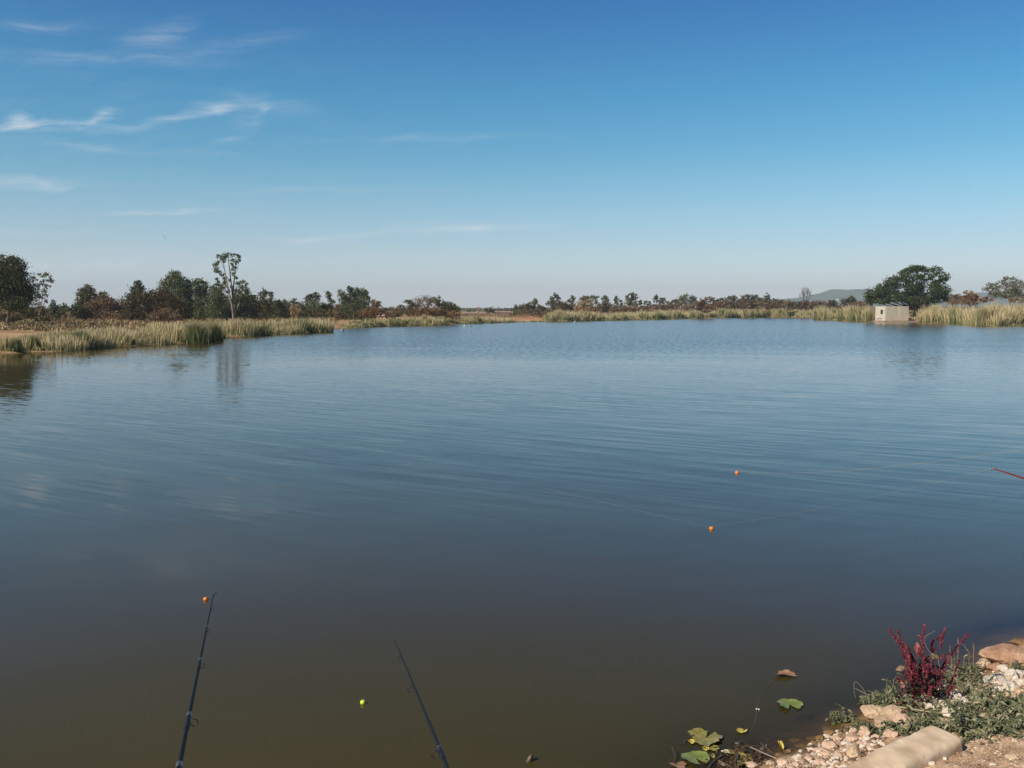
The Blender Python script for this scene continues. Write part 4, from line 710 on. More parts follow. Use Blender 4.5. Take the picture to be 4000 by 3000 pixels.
M['white'] = solid('whitewash', [(.70, .66, .62), (.82, .80, .76)], scale=.5); M['roofb'] = solid('rusty_roof', [(.26, .16, .12), (.36, .24, .19)], scale=.4); M['pinkwall'] = solid('pinkish_wall', [(.45, .33, .28), (.58, .45, .38)], scale=.5)
def farhouse(px0, px1, top, bot, D, label, wall, roof, holes=0, depth=8):
    m = MPP(D); x0 = (px0 - 2000) / F * D; x1 = (px1 - 2000) / F * D; z1 = P(px0, top, D).z; g = H1((x0 + x1) / 2, D); zr = P(px0, bot, D).z; g = zr - 7 if D > 2000 else g; base = Vector(((x0 + x1) / 2, D, g))
    root = empty('farm_building', base, label, 'building', 'distant farm buildings')
    q = MB(); n = max(1, holes); wq = (x1 - x0) / n; pw = wq * .25
    if holes:
        for k in range(n + 1): box(q, (x0 + k * wq, D, (g + zr) / 2), (pw, .4, zr - g))
        bw = MB(); box(bw, ((x0 + x1) / 2, D + depth, (g + zr) / 2), (x1 - x0, .3, zr - g)); bw.build('back_wall', M[wall], root, origin=base); bw = MB(); box(bw, ((x0 + x1) / 2, D + 1.5, (g + zr) / 2 - .2), (x1 - x0, .3, (zr - g) * .8)); bw.build('inner_wall', M[wall], root, origin=base); box(q, ((x0 + x1) / 2, D, zr - .15), (x1 - x0 - pw, .36, .3)) 
    else: box(q, ((x0 + x1) / 2, D + depth / 2, (g + zr) / 2), (x1 - x0, depth, zr - g))
    q.build('wall', M[wall], root, origin=base)
    r = MB(); xa, xb = x0 - .6, x1 + .6; ya, yb = D - .8, D + depth + .8; ym = (ya + yb) / 2
    r.add([(xa, ya, zr), (xb, ya, zr), (xb, ym, z1), (xa, ym, z1), (xa, yb, zr), (xb, yb, zr), (xa, ya, zr - .15), (xb, ya, zr - .15), (xa, yb, zr - .15), (xb, yb, zr - .15)], [(0, 1, 2, 3), (3, 2, 5, 4), (6, 7, 1, 0), (8, 4, 5, 9), (6, 8, 9, 7)]); r.add([(xa, ya, zr), (xa, ym, z1), (xa, yb, zr)], [(0, 1, 2)]); r.add([(xb, ya, zr), (xb, ym, z1), (xb, yb, zr)], [(0, 2, 1)])
    r.build('roof', M[roof], root, origin=base)
farhouse(1795, 1893, 1219, 1224, 330, 'long low white building with open bays and a rusty roof', 'white', 'roofb', 6, 10)
farhouse(1935, 2000, 1215, 1219, 420, 'long brown roofed shed right of the white building', 'pinkwall', 'roofb', 0)
farhouse(1484, 1512, 1229, 1231, 240, 'small white wall piece among the brown bushes', 'white', 'white', 0, 3)
farhouse(1265, 1284, 1229, 1232, 215, 'small pinkish house behind the left bank reeds', 'pinkwall', 'pinkwall', 0, 4)
farhouse(3262, 3271, 1168, 1170, 3170, 'tiny white house below the blue hill', 'white', 'white', 0, 6)
x = (1947 - 2000) / F * 330; g = H1(x, 330); q = MB(); tube(q, [(x, 330, g - .3), (x, 330, P(1947, 1198, 330).z)], [.16, .12], 8); box(q, (x, 330, P(1947, 1200, 330).z), (1.1, .1, .12)); link_props(q.build('wooden_pole', M['bark'], origin=(x, 330, g)), 'thin dark wooden pole on the plain right of the white building', 'pole')

# ------------------------------------------------------------------ foreground bank: stones
def stonemat(name, cols, **k): return solid(name, cols, scale=k.get('s', 9), rough=.85, bump=.9, bscale=k.get('b', 38), spec=.25, detail=9)
M['st_tan'] = stonemat('tan_stone', [(.34, .24, .16), (.50, .37, .26), (.58, .45, .33)]); M['st_white'] = stonemat('white_stone', [(.40, .34, .29), (.56, .50, .44), (.66, .61, .54)])
M['st_pink'] = stonemat('pink_stone', [(.38, .25, .18), (.52, .37, .28), (.62, .48, .38)]); M['st_red'] = stonemat('red_brown_boulder', [(.24, .13, .085), (.37, .22, .15), (.48, .32, .23)], s=6); M['st_wet'] = stonemat('wet_brown_stone', [(.14, .085, .04), (.26, .16, .075)]); M['st_slab'] = solid('sandstone_slab', [(.32, .23, .15), (.52, .40, .29), (.62, .51, .39), (.50, .41, .31)], scale=4, rough=.85, bump=.28, bscale=130, spec=.2, detail=9)
def rock_verts(sub, sx, sy, sz, seed, rough=.22, cut=6):
    rr = np.random.default_rng(seed); v, f = ICO[sub]; v = v.copy(); off = Vector(rr.uniform(-50, 50, 3))
    d = np.array([mnoise.noise(Vector(p) * 1.3 + off) * 1.3 + .45 * mnoise.noise(Vector(p) * 3.1 + off) + .2 * mnoise.noise(Vector(p) * 7 + off) for p in v]); v = v * (1 + rough * d)[:, None]
    for _ in range(cut):
        nrm = rr.normal(size=3); nrm /= np.linalg.norm(nrm); lim = rr.uniform(.62, .9); q = v @ nrm; ov = np.maximum(q - lim, 0); v -= ov[:, None] * nrm * .9
    a = rr.uniform(0, 6.28); c, s = math.cos(a), math.sin(a); v = v @ np.array([[c, s, 0], [-s, c, 0], [0, 0, 1]]) if abs(sx - sy) < .3 * sx else v
    return v * np.array([sx, sy, sz]), f
def stone(px, py, rx, ry, mat, label, group, seed, sub=3, sink=.45, name='stone', cut=6, yaw=0, tilt=0, rough=.22, cat='stone'):
    g = hit(px, py + ry * .7); m = MPP(g.y); sx = rx * m * 1.08; sz = ry * m * .95; sy = (sx + sz) * .55
    v, f = rock_verts(sub, sx, sy, sz, seed, rough, cut); c, s = math.cos(yaw), math.sin(yaw); v = v @ np.array([[c, s, 0], [-s, c, 0], [0, 0, 1]])
    zc = H1(g.x, g.y + sy * .3); ctr = P(px, py, g.y + sy * .25)
    ctr.z = max(min(ctr.z, zc + sz * .75), zc - sz * .1)
    mb = MB(); mb.add(v + np.array(ctr), f); o = mb.build(name, M[mat], smooth=True, origin=tuple(ctr)); 
    return link_props(o, label, cat, group)
GW = 'pale stones on the bank'; k0 = 0
stone(3935, 2560, 88, 44, 'st_red', 'large reddish brown boulder at the water in the right edge', None, 5, 4, name='boulder', cat='boulder', cut=5)
stone(3845, 2594, 24, 23, 'st_tan', 'small round tan boulder leaning on the left of the large boulder', None, 9, 3, name='boulder', cat='boulder', cut=2)
stone(3890, 2605, 38, 17, 'st_red', 'flat brown rock under the large boulder', None, 12, 3, name='boulder', cat='boulder')
stone(3990, 2508, 40, 14, 'st_wet', 'dark wet rock behind the large boulder', None, 21, 3, name='boulder', cat='boulder')
for i, (x, y, a, b, mt, lab) in enumerate([
    (3921, 2610, 23, 17, 'st_white', 'white stone just below the large boulder'), (3894, 2652, 34, 23, 'st_white', 'widest white stone, angular, left in the white heap'), (3858, 2656, 16, 18, 'st_white', 'leftmost small white stone of the white heap'),
    (3946, 2640, 24, 27, 'st_white', 'upright white stone in the middle of the white heap'), (3909, 2690, 24, 15, 'st_white', 'flat cream stone below the widest white stone'), (3945, 2684, 27, 21, 'st_white', 'white stone with shaded right side in the white heap'),
    (3980, 2632, 24, 17, 'st_white', 'white stone at the right edge, upper'), (3990, 2668, 20, 17, 'st_white', 'white stone at the right edge, lower'), (3945, 2716, 29, 18, 'st_tan', 'cream rounded stone at the bottom of the white heap'), (3985, 2700, 22, 15, 'st_tan', 'tan stone at the right edge below the white heap'),
    (3880, 2700, 17, 15, 'st_white', 'small white stone half under the weeds'), (3970, 2600, 20, 12, 'st_tan', 'small tan stone between boulder and white heap'),
    (3648, 2748, 42, 29, 'st_white', 'pale rock right at the foot of the red plant'), (3722, 2728, 34, 34, 'st_white', 'tall cream rock behind the weeds right of the red plant'), (3755, 2750, 31, 26, 'st_white', 'pale jagged rock right of the tall cream rock'), (3714, 2786, 34, 26, 'st_white', 'pale rock with dark underside below the tall cream rock'), (3686, 2765, 26, 21, 'st_white', 'small pale rock between the two cream rocks'),
    (3408, 2785, 47, 31, 'st_tan', 'tan rock at the left of the weeds by the water'), (3488, 2790, 55, 39, 'st_tan', 'large tan rock below the red plant'), (3526, 2822, 36, 39, 'st_pink', 'pinkish rock right below the large tan rock'), (3448, 2826, 34, 23, 'st_tan', 'tan stone below the large tan rock'), (3378, 2862, 24, 24, 'st_pink', 'pinkish wedge stone between pebbles and weeds'), (3480, 2868, 30, 16, 'st_pink', 'stone resting against the top of the long slab'),
    (3335, 2856, 17, 13, 'st_pink', 'angular pink stone at the top of the pebbles'), (3266, 2884, 22, 14, 'st_pink', 'pink stone left of the pebble heap top'), (3326, 2884, 25, 16, 'st_pink', 'pink stone below the angular one'), (3245, 2914, 30, 17, 'st_pink', 'broad pink stone near the wet edge'), (3335, 2940, 29, 30, 'st_tan', 'largest tan stone beside the slab end'),
    (3277, 2950, 18, 14, 'st_pink', 'round pink stone left of the largest tan stone'), (3264, 2961, 16, 11, 'st_white', 'small white stone among the pebbles'), (3388, 2884, 13, 12, 'st_white', 'small bright white stone above the slab'), (3228, 2944, 22, 11, 'st_pink', 'flat pink stone at the pebble edge'), (3302, 2905, 16, 10, 'st_white', 'little cream stone in the pebbles'),
    (3205, 2975, 18, 14, 'st_pink', 'round pink stone at the bottom left of the pebbles'), (2938, 2988, 23, 14, 'st_pink', 'blocky pink stone alone in the shallow water'), (3006, 2980, 18, 9, 'st_tan', 'flat tan stone beside the blocky one'), (3058, 2975, 26, 13, 'st_pink', 'angular pink stone at the water line'), (3112, 2985, 18, 11, 'st_pink', 'pink stone right of the angular water line stone'),
    (3120, 2952, 11, 8, 'st_white', 'tiny pale stone at the water line'), (3160, 2962, 18, 12, 'st_pink', 'pink stone between the water line and the heap'), (3205, 2930, 26, 9, 'st_pink', 'long flat pink stone sloping to the water'), (3420, 2880, 16, 12, 'st_pink', 'pink stone left of the slab top'), (3360, 2905, 14, 10, 'st_pink', 'small pink stone above the largest tan stone'),
    (3240, 2862, 24, 12, 'st_wet', 'wet yellow brown stone at the shallow edge'), (3206, 2884, 20, 12, 'st_wet', 'second wet brown stone in the shallows'), (3180, 2900, 15, 9, 'st_wet', 'third and smallest wet brown stone in the shallows'),
    (3600, 2975, 22, 12, 'st_white', 'cream stone lying in front of the slab'), (3640, 2982, 16, 10, 'st_white', 'smaller cream stone right of the one before the slab'), (3690, 2962, 11, 8, 'st_white', 'small upright pale stone by the slab end'), (3560, 2985, 14, 9, 'st_tan', 'tan stone left of the cream stones'), (3740, 2922, 6, 16, 'st_tan', 'thin upright stone chip at the slab end'),
    (3960, 2955, 28, 10, 'st_tan', 'low tan stone set in the sand at bottom right'), (3880, 2985, 12, 7, 'st_white', 'pale chip in the sand at bottom right')]):
    stone(x, y, a, b, mt, lab, GW, 100 + i, 2 if a < 16 else 3, cut=4 if mt == 'st_white' else 6, rough=.32 if mt == 'st_white' else .24)
for i, (x, y, a, b) in enumerate([(3130, 2905, 26, 12), (3080, 2930, 22, 10), (3175, 2870, 24, 12), (3040, 2950, 20, 9), (3110, 2860, 30, 12), (3230, 2830, 22, 10), (3000, 2925, 22, 9), (3160, 2935, 16, 8), (3290, 2815, 20, 9), (3060, 2895, 18, 8)]):
    g = at(x, y, 0); z = H1(g.x, g.y); v, f = rock_verts(3, a * MPP(g.y), b * MPP(g.y) * 1.6, b * MPP(g.y) * .8, 300 + i, .22, 6); mb = MB(); mb.add(v + np.array([g.x, g.y, z]), f)
    w_ = ['beside the pink water line stones', 'left of the tan shallow stone', 'below the wet yellow brown stones', 'beside the blocky pink stone', 'farthest out below the two lobed lily leaf', 'nearest the weed spray', 'left of all, by the thin yellow leaf', 'tiny, against the pebble heap', 'under the lowest weed spray', 'small, in the middle of the shallows'][i]
    link_props(mb.build('stone', M['st_wet'], smooth=True, origin=(g.x, g.y, z)), 'sunken brown stone ' + w_, 'stone', 'sunken stones in the shallows')
# long slab
def slab():
    a = hit(3700, 2925) ; b0 = hit(3400, 3048); d = Vector((b0.x - a.x, b0.y - a.y, 0)).normalized(); Ls = 1.2; wd = .25; ht = .19
    n = Vector((-d.y, d.x, 0)); nx, ny, nz = 90, 28, 12; mb = MB(); v = []; f = []
    ring = 40; 
    for i in range(nx + 1):
        u = i / nx; e = min(1, max(.0, min(u * nx / 2.5, (1 - u) * nx / 10))); e = math.sqrt(1 - (1 - e) ** 2) if e < 1 else 1; e = max(e, .02)
        for k in range(ring):
            th = 2 * math.pi * k / ring; cx = math.copysign(abs(math.cos(th)) ** .55, math.cos(th)); cz = math.copysign(abs(math.sin(th)) ** .55, math.sin(th))
            taper = 1.0 - .1 * u; p = a + d * (u * Ls) + n * (cx * wd / 2 * (e * .35 + .65) * taper) + Vector((0, 0, cz * ht / 2 * e))
            q = mnoise.noise(p * 2.6) * .020 + mnoise.noise(p * 6) * .006 + mnoise.noise(p * 11) * .007 + mnoise.noise(p * 37) * .003; p = p + (n * cx + Vector((0, 0, cz))) * q
            v.append(p)
    ctr = a + d * Ls / 2; za = H1(a.x, a.y); zb = H1((a + d * Ls).x, (a + d * Ls).y)
    for p in v:
        t = (p - a).dot(d) / Ls; p.z = (p.z - a.z) + za * (1 - t) + zb * t + .035
    for i in range(nx):
        for k in range(ring): f.append((i * ring + k, i * ring + (k + 1) % ring, (i + 1) * ring + (k + 1) % ring, (i + 1) * ring + k))
    mb.add([tuple(p) for p in v], f); mb.add([tuple(p) for p in v[:ring]], [tuple(range(ring))]); mb.add([tuple(p) for p in v[-ring:]], [tuple(reversed(range(ring)))])
    o = mb.build('rock_slab', M['st_slab'], smooth=True, origin=tuple(ctr)); link_props(o, 'long smooth pale sandstone slab lying across the bottom right bank', 'rock')
slab()
# loose gravel
def gravel(n, poly_px, smin, smax, mat, label, seed):
    rr = np.random.default_rng(seed); mb = MB(); v0, f0 = ICO[1]; xs_, ys_ = [p[0] for p in poly_px], [p[1] for p in poly_px]; cnt = 0
    r = None; pts = []
    while cnt < n:
        px, py = rr.uniform(min(xs_), max(xs_)), rr.uniform(min(ys_), max(ys_)); ins = False; j = len(poly_px) - 1
        for i in range(len(poly_px)):
            if (ys_[i] > py) != (ys_[j] > py) and px < (xs_[j] - xs_[i]) * (py - ys_[i]) / (ys_[j] - ys_[i]) + xs_[i]: ins = not ins
            j = i
        if ins: pts.append((px, py)); cnt += 1
    for px, py in pts:
        g = at(px, py, .12); t = g; 
        for _ in range(4): g = at(px, py, max(-.05, H1(g.x, g.y)))
        s = smin * (smax / smin) ** (rr.uniform() ** 2.2); sc = np.array([s, s * rr.uniform(.6, 1), s * rr.uniform(.4, .75)]); a = rr.uniform(0, 6.28); c, q = math.cos(a), math.sin(a)
        v = v0 * (1 + rr.normal(0, .13, len(v0)))[:, None] * sc; v = v @ np.array([[c, q, 0], [-q, c, 0], [0, 0, 1]]); mb.add(v + np.array([g.x, g.y, H1(g.x, g.y) + s * .08]), f0, rr.uniform())
    o = mb.build('gravel', mat); link_props(o, label, 'gravel', kind='stuff')
M['gravel'] = solid('gravel', [(.10, .065, .04), (.24, .155, .10), (.38, .26, .18), (.46, .40, .34), (.60, .50, .42)], scale=20, rough=.9, tintmix=.8)
gravel(1700, [(2990, 3010), (3110, 2945), (3230, 2865), (3330, 2835), (3480, 2860), (3440, 2935), (3300, 3020)], .004, .026, M['gravel'], 'pink and cream pebbles by the water at bottom right', 1)
gravel(800, [(3440, 3010), (3560, 2950), (3720, 2950), (3900, 2890), (4010, 2850), (4010, 3010)], .002, .009, M['gravel'], 'fine gravel scattered on the sand at bottom right', 2)
gravel(900, [(3400, 2800), (3560, 2735), (3850, 2620), (4010, 2640), (4010, 2860), (3750, 2960), (3500, 2870)], .005, .018, M['gravel'], 'rubble under the weeds on the bank', 3)

# ------------------------------------------------------------------ foreground plants
M['weedleaf'] = leafmat('weed_leaf', (.065, .080, .038), (.17, .190, .105), (.42, .39, .27), nscale=9, trans=.2, rough=.5)
M['weedstem'] = solid('weed_stem', [(.20, .15, .10), (.36, .29, .20)]); M['drystem'] = solid('dry_stem', [(.34, .27, .19), (.52, .43, .33)])
M['redspike'] = leafmat('amaranth_spike', (.095, .014, .032), (.24, .036, .070), (.42, .11, .125), nscale=14, trans=.15); M['redstem'] = solid('amaranth_stem', [(.15, .016, .035), (.28, .040, .065)], rough=.5)
M['darkleaf'] = leafmat('amaranth_leaf', (.018, .025, .016), (.045, .050, .028), (.09, .07, .04), nscale=10); M['dryleaf'] = leafmat('dry_leaf', (.20, .13, .07), (.32, .22, .13), (.42, .31, .20), nscale=10); M['pinkleaf'] = leafmat('pink_leaf', (.50, .13, .10), (.60, .19, .15), (.66, .28, .20), nscale=10)
def ovate(mb, p, d, nrm, ln, wd, fold=.25, droop=.3, t=.5):
    d = Vector(d).normalized(); n = Vector(nrm); n = (n - d * n.dot(d)); n = n.normalized() if n.length > 1e-6 else d.orthogonal().normalized(); s = d.cross(n)
    prof = [(0, .06), (.18, .62), (.42, 1), (.7, .72), (.9, .28), (1, .0)]; vs = []
    for u, w in prof:
        c = Vector(p) + d * (ln * u) - n * (droop * ln * u * u); vs += [c + s * (w * wd / 2) + n * (fold * w * wd / 2), c, c - s * (w * wd / 2) + n * (fold * w * wd / 2)]
    f = [];
    for i in range(len(prof) - 1):
        b = i * 3; f += [(b, b + 1, b + 4, b + 3), (b + 1, b + 2, b + 5, b + 4)]
    mb.add([tuple(v) for v in vs], f, t)
def weed(px, py, nst, ln, label, seed, aim=None, lift=.5, leafln=.030, stemmat='weedstem', leafmat_='weedleaf', dens=1.0, spread=1.0, up0=.55, basez=0.0):
    nst = int(nst * 1.8); leafln *= 1.4; lift *= 1.5
    rnd = random.Random(seed); base = hit(px, py); base.z = max(H1(base.x, base.y), 0) - .005 + basez; root = empty('weed', base, label, 'weed', 'grey green weeds sprawling on the bank')
    sb = MB(); lb = MB()
    for k in range(nst):
        a = (math.atan2(aim[1], aim[0]) + rnd.gauss(0, .5 * spread)) if aim else rnd.uniform(0, 6.283); L_ = ln * rnd.uniform(.55, 1.15); nseg = 12; p = base + Vector((rnd.gauss(0, .03), rnd.gauss(0, .03), 0)); d = Vector((math.cos(a), math.sin(a), up0 + rnd.uniform(.2, 1) * lift)).normalized(); pts = [p.copy()]
        for i in range(nseg):
            d = (d + Vector((rnd.gauss(0, .16), rnd.gauss(0, .16), rnd.gauss(0, .1) - .06))).normalized(); p = p + d * (L_ / nseg); gz_ = max(H1(p.x, p.y), 0) + .012
            if p.z < gz_: p.z = gz_; d.z = abs(d.z) * .4
            pts.append(p.copy())
        tube(sb, pts, [.0026 * (1 - .6 * i / nseg) for i in range(nseg + 1)], 4, t=rnd.random(), cap=False)
        for i in range(1, nseg + 1):
            for _ in range(max(1, int(round(2.2 * dens + rnd.uniform(-.6, .6))))):
                q = pts[i - 1].lerp(pts[i], rnd.random()); aa = rnd.uniform(0, 6.283); dd = Vector((math.cos(aa), math.sin(aa), rnd.uniform(-.5, .5))); s = leafln * rnd.uniform(.55, 1.25) * (1 - .35 * i / nseg)
                ovate(lb, q + dd * .006, dd, Vector((rnd.gauss(0, .4), rnd.gauss(0, .4), 1)), s, s * .55, rnd.uniform(.1, .8), rnd.uniform(.1, 1.1), rnd.random())
    sb.build('stem', M[stemmat], root, origin=base); lb.build('leaves', M[leafmat_], root, origin=base); return root
WEEDS = [(3500, 2775, 8, .27, 'leafy weed leaning out over the water left of the red plant', (-1, .25), 1.3, .034, 1.3), (3440, 2755, 5, .17, 'weed sprays above the tan rocks left of the red plant', (-.9, .4), 1.2, .032, 1.3), (3330, 2815, 4, .20, 'lowest small weed spray hanging over the shallow water', (-1, .05), .45, .028, 1.2), (3385, 2835, 3, .12, 'tiny weed among the tan rocks', (-.5, -.2), .5, .026, 1.0),
         (3520, 2845, 6, .20, 'dark weed hanging over the tan rocks above the slab', (-.5, -.6), .35, .030, 1.2), (3445, 2862, 4, .13, 'weed tuft rooted above the left part of the slab', (-.3, -.6), .4, .03, 1.2), (3590, 2800, 7, .20, 'weed at the foot of the red plant', None, .6, .030, 1.1), (3620, 2850, 8, .22, 'dense weed just above the slab end', None, .45, .030, 1.3), (3700, 2850, 9, .24, 'dense weed right of the slab end', None, .5, .032, 1.3),
         (3530, 2755, 6, .2, 'upright leafy weed touching the left of the red plant', (-.4, .2), 1.8, .030, 1.2), (3770, 2640, 6, .2, 'upright leafy weed below the rightmost red spike', None, 1.8, .026, 1.1), (3690, 2740, 6, .18, 'upright weed among the pale rocks', None, 1.6, .028, 1.1), (3690, 2800, 6, .2, 'weed growing over the pale rocks', None, .5, .026, 1.0), (3780, 2800, 9, .24, 'dense weed in the middle of the right bank', None, .6, .030, 1.3), (3790, 2860, 9, .22, 'dense weed at the sand edge, middle', None, .5, .034, 1.3), (3850, 2830, 9, .24, 'dense weed at the sand edge, right', None, .5, .036, 1.3), (3880, 2770, 9, .24, 'dense weed below the white heap', None, .6, .032, 1.3), (3940, 2800, 9, .24, 'dense weed near the right edge', None, .5, .034, 1.3),
         (3980, 2750, 8, .22, 'weed at the right edge below the white heap', None, .6, .032, 1.2), (3820, 2730, 8, .22, 'thin weed left of the white heap', None, .8, .024, 1.0), (3780, 2690, 7, .24, 'taller weed behind the pale rocks', None, 1.3, .022, .9), (3740, 2650, 6, .26, 'tall thin weed right of the red plant', None, 1.8, .024, .8), (3840, 2660, 6, .17, 'wispy weed between the round boulder and the white heap', None, 1.1, .020, .9), (3975, 2620, 5, .13, 'small weed growing through the white heap', None, 1.0, .028, .9),
         (3935, 2865, 6, .16, 'low weed at the lower right sand edge', None, .4, .032, 1.2), (3990, 2840, 7, .2, 'weed cut off by the right edge above the sand', None, .5, .034, 1.3), (3660, 2905, 3, .10, 'sparse weed tuft behind the slab end', None, .5, .022, .8)]
for i, (x, y, n, ln, lab, aim, lift, lf, dn) in enumerate(WEEDS): weed(x, y, n, ln, lab, 40 + i, aim, lift, lf, dens=dn)
def spike_bits(mb, path, r0, r1, n, size):
    pts = smooth_path(path, 6); seg = len(pts) - 1; c = []; rr = np.random.default_rng(int(abs(path[0][0]) * 1e4) % 99999)
    for _ in range(n):
        u = rr.uniform() * seg; i = int(min(u, seg - 1)); p = pts[i].lerp(pts[i + 1], u - i); r = r0 + (r1 - r0) * u / seg; o = Vector(rr.normal(size=3)).normalized() * r * rr.uniform(.3, 1.1) * (.8 + .45 * math.sin(u * 2.3) * math.sin(u * 5.1 + 1)); c.append(p + o)
    leaves(mb, np.array([tuple(q) for q in c]), size, 1.5)
def amaranth():
    base = hit(3592, 2768); base.z = H1(base.x, base.y); D = base.y; root = empty('red_amaranth', base, 'bushy dark red amaranth plant with upright flower spikes at the water edge', 'plant'); sb = MB(); rnd = random.Random(3)
    def W(px, py, dy=0): return P(px, py, D + dy)
    stems = [([(3576, 2770), (3566, 2710), (3550, 2640), (3545, 2580), (3532, 2530)], -.03, 9), ([(3580, 2768), (3572, 2700), (3560, 2640), (3552, 2590), (3540, 2545)], .02, 7), ([(3592, 2768), (3598, 2700), (3604, 2630), (3606, 2560), (3608, 2520)], .03, 8), ([(3606, 2765), (3620, 2700), (3632, 2650), (3638, 2590), (3640, 2535)], -.02, 8),
             ([(3610, 2765), (3640, 2705), (3660, 2655), (3690, 2600), (3715, 2560)], .05, 7), ([(3615, 2768), (3630, 2715), (3645, 2680)], -.05, 7), ([(3586, 2768), (3578, 2730), (3568, 2690)], -.06, 7), ([(3702, 2760), (3712, 2700), (3722, 2660)], .02, 5), ([(3602, 2768), (3615, 2720), (3600, 2670)], -.07, 6)]
    for pts, dy, w in stems:
        q = smooth_path([W(x, y, dy * i / 4) for i, (x, y) in enumerate(pts)], 4); tube(sb, q, [w * .32 * MPP(D) * (1 - .5 * i / len(q)) for i in range(len(q))], 6)
    sb.build('stem', M['redstem'], root, smooth=True, origin=base)
    sp = [[(3535, 2540), (3512, 2512), (3492, 2488), (3480, 2468), (3475, 2455)], [(3530, 2530), (3517, 2500), (3511, 2478), (3508, 2461)], [(3607, 2530), (3604, 2500), (3608, 2470), (3611, 2440)], [(3606, 2510), (3598, 2495), (3588, 2484)], [(3640, 2545), (3641, 2512), (3662, 2494), (3682, 2480), (3693, 2454)], [(3672, 2532), (3680, 2498), (3684, 2480), (3690, 2468)],
          [(3715, 2560), (3740, 2528), (3762, 2500), (3776, 2482), (3790, 2478)], [(3712, 2670), (3722, 2648), (3735, 2610), (3748, 2578)], [(3668, 2625), (3690, 2595), (3698, 2575), (3715, 2552)], [(3548, 2620), (3540, 2580), (3526, 2552), (3518, 2530)], [(3556, 2600), (3552, 2565), (3545, 2535), (3538, 2515)], [(3566, 2660), (3556, 2630), (3560, 2590), (3556, 2560), (3548, 2530)],
          [(3606, 2600), (3608, 2570), (3604, 2545), (3600, 2528)], [(3638, 2600), (3642, 2575), (3648, 2552)], [(3596, 2670), (3604, 2640), (3606, 2610), (3612, 2590)], [(3570, 2690), (3556, 2665), (3552, 2640)], [(3640, 2690), (3660, 2665), (3672, 2645), (3690, 2618)], [(3652, 2680), (3665, 2650), (3684, 2632)], [(3626, 2690), (3630, 2660), (3628, 2630)], [(3575, 2590), (3562, 2560), (3548, 2545)],
          [(3610, 2660), (3620, 2635), (3622, 2612)], [(3580, 2720), (3570, 2695), (3575, 2668)], [(3620, 2730), (3632, 2705), (3640, 2680)], [(3702, 2712), (3716, 2690), (3735, 2682)], [(3655, 2660), (3650, 2635), (3648, 2600)], [(3585, 2650), (3578, 2620), (3576, 2600)]]
    for _ in range(70):
        x = rnd.gauss(3604, 36); y = rnd.uniform(2560, 2735); tl = (x - 3604) / 60 + rnd.gauss(0, .35); l_ = rnd.uniform(12, 36); sp.append([(x, y), (x + tl * l_ * .4, y - l_ * .5), (x + tl * l_ * .7, y - l_)])
    for s in sp:
        dy = rnd.uniform(-.10, .10); pts = [W(x, y, dy) for x, y in s]; ln = sum((pts[i + 1] - pts[i]).length for i in range(len(pts) - 1)); mb = MB(); tube(mb, smooth_path(pts, 3), 1.7 * MPP(D), 5, cap=False); spike_bits(mb, pts, 6.8 * MPP(D), 4.0 * MPP(D), int(ln * 2600), .0078); mb.build('flower_spike', M['redspike'], root, origin=base)
    mb = MB()
    for _ in range(420):
        x = rnd.gauss(3608, 42); y = rnd.gauss(2675, 45); p = W(x, y, rnd.uniform(-.08, .1)); d = Vector((rnd.gauss(0, 1), rnd.gauss(0, 1), rnd.uniform(-1, .3))); l_ = rnd.uniform(.02, .045); ovate(mb, p, d, (rnd.gauss(0, 1), rnd.gauss(0, 1), .6), l_, l_ * .5, .3, .4, rnd.random())
    mb.build('leaves', M['darkleaf'], root, origin=base)
    mb = MB()
    for _ in range(170):
        x = rnd.gauss(3600, 40); y = rnd.gauss(2690, 40); p = W(x, y, rnd.uniform(-.1, .05)); d = Vector((rnd.gauss(0, 1), rnd.gauss(0, 1), rnd.uniform(-1, .6))); l_ = rnd.uniform(.015, .035); ovate(mb, p, d, (rnd.gauss(0, 1), rnd.gauss(0, 1), .6), l_, l_ * .4, .3, .4, rnd.random())
    mb.build('small_leaves', M['redspike'], root, origin=base)
    mb = MB(); m = MPP(D)
    for (x, y, dx, dz, ln, wd) in [(3532, 2605, -1, -.25, 36, 22), (3544, 2662, -1, -.1, 30, 18), (3534, 2672, -.7, -.6, 22, 14), (3640, 2550, .2, -1, 28, 20), (3650, 2560, .8, -.5, 22, 14), (3560, 2725, -.4, -1, 30, 12), (3562, 2740, -.8, .6, 30, 12)]:
        ovate(mb, W(x, y, -.05), (dx, -.2, dz), (0, -1, .5), ln * m, wd * m, .25, .2, rnd.random())
    mb.build('withered_leaves', M['dryleaf'], root, origin=base)
    mb = MB(); ovate(mb, W(3580, 2548, -.07), (.02, 0, 1), (.2, -1, .1), 42 * m, 28 * m, .2, .05, .5); mb.build('pink_leaf', M['pinkleaf'], root, origin=base)
amaranth()
def seedspike(px, py0, py1, dpx, label, k):
    base = hit(px, py0); base.z = H1(base.x, base.y); D = base.y; root = empty('seed_stalk', base, label, 'plant', 'thin pale seed stalks'); a = P(px, py0, D); b = P(px + dpx, py1, D); s = MB(); tube(s, [base, a.lerp(b, .3), b], [.002, .0016, .0008], 4); s.build('stem', M['drystem'], root, origin=base)
    q = MB(); n = 22; c = []
    for i in range(n):
        u = .25 + .75 * i / n; c += [a.lerp(b, u) + Vector((random.gauss(0, .003), random.gauss(0, .003), 0)) for _ in range(6)]
    leaves(q, np.array([tuple(v) for v in c]), .006, 1.3); q.build('seeds', M['dryleaf'], root, origin=base)
random.seed(9)
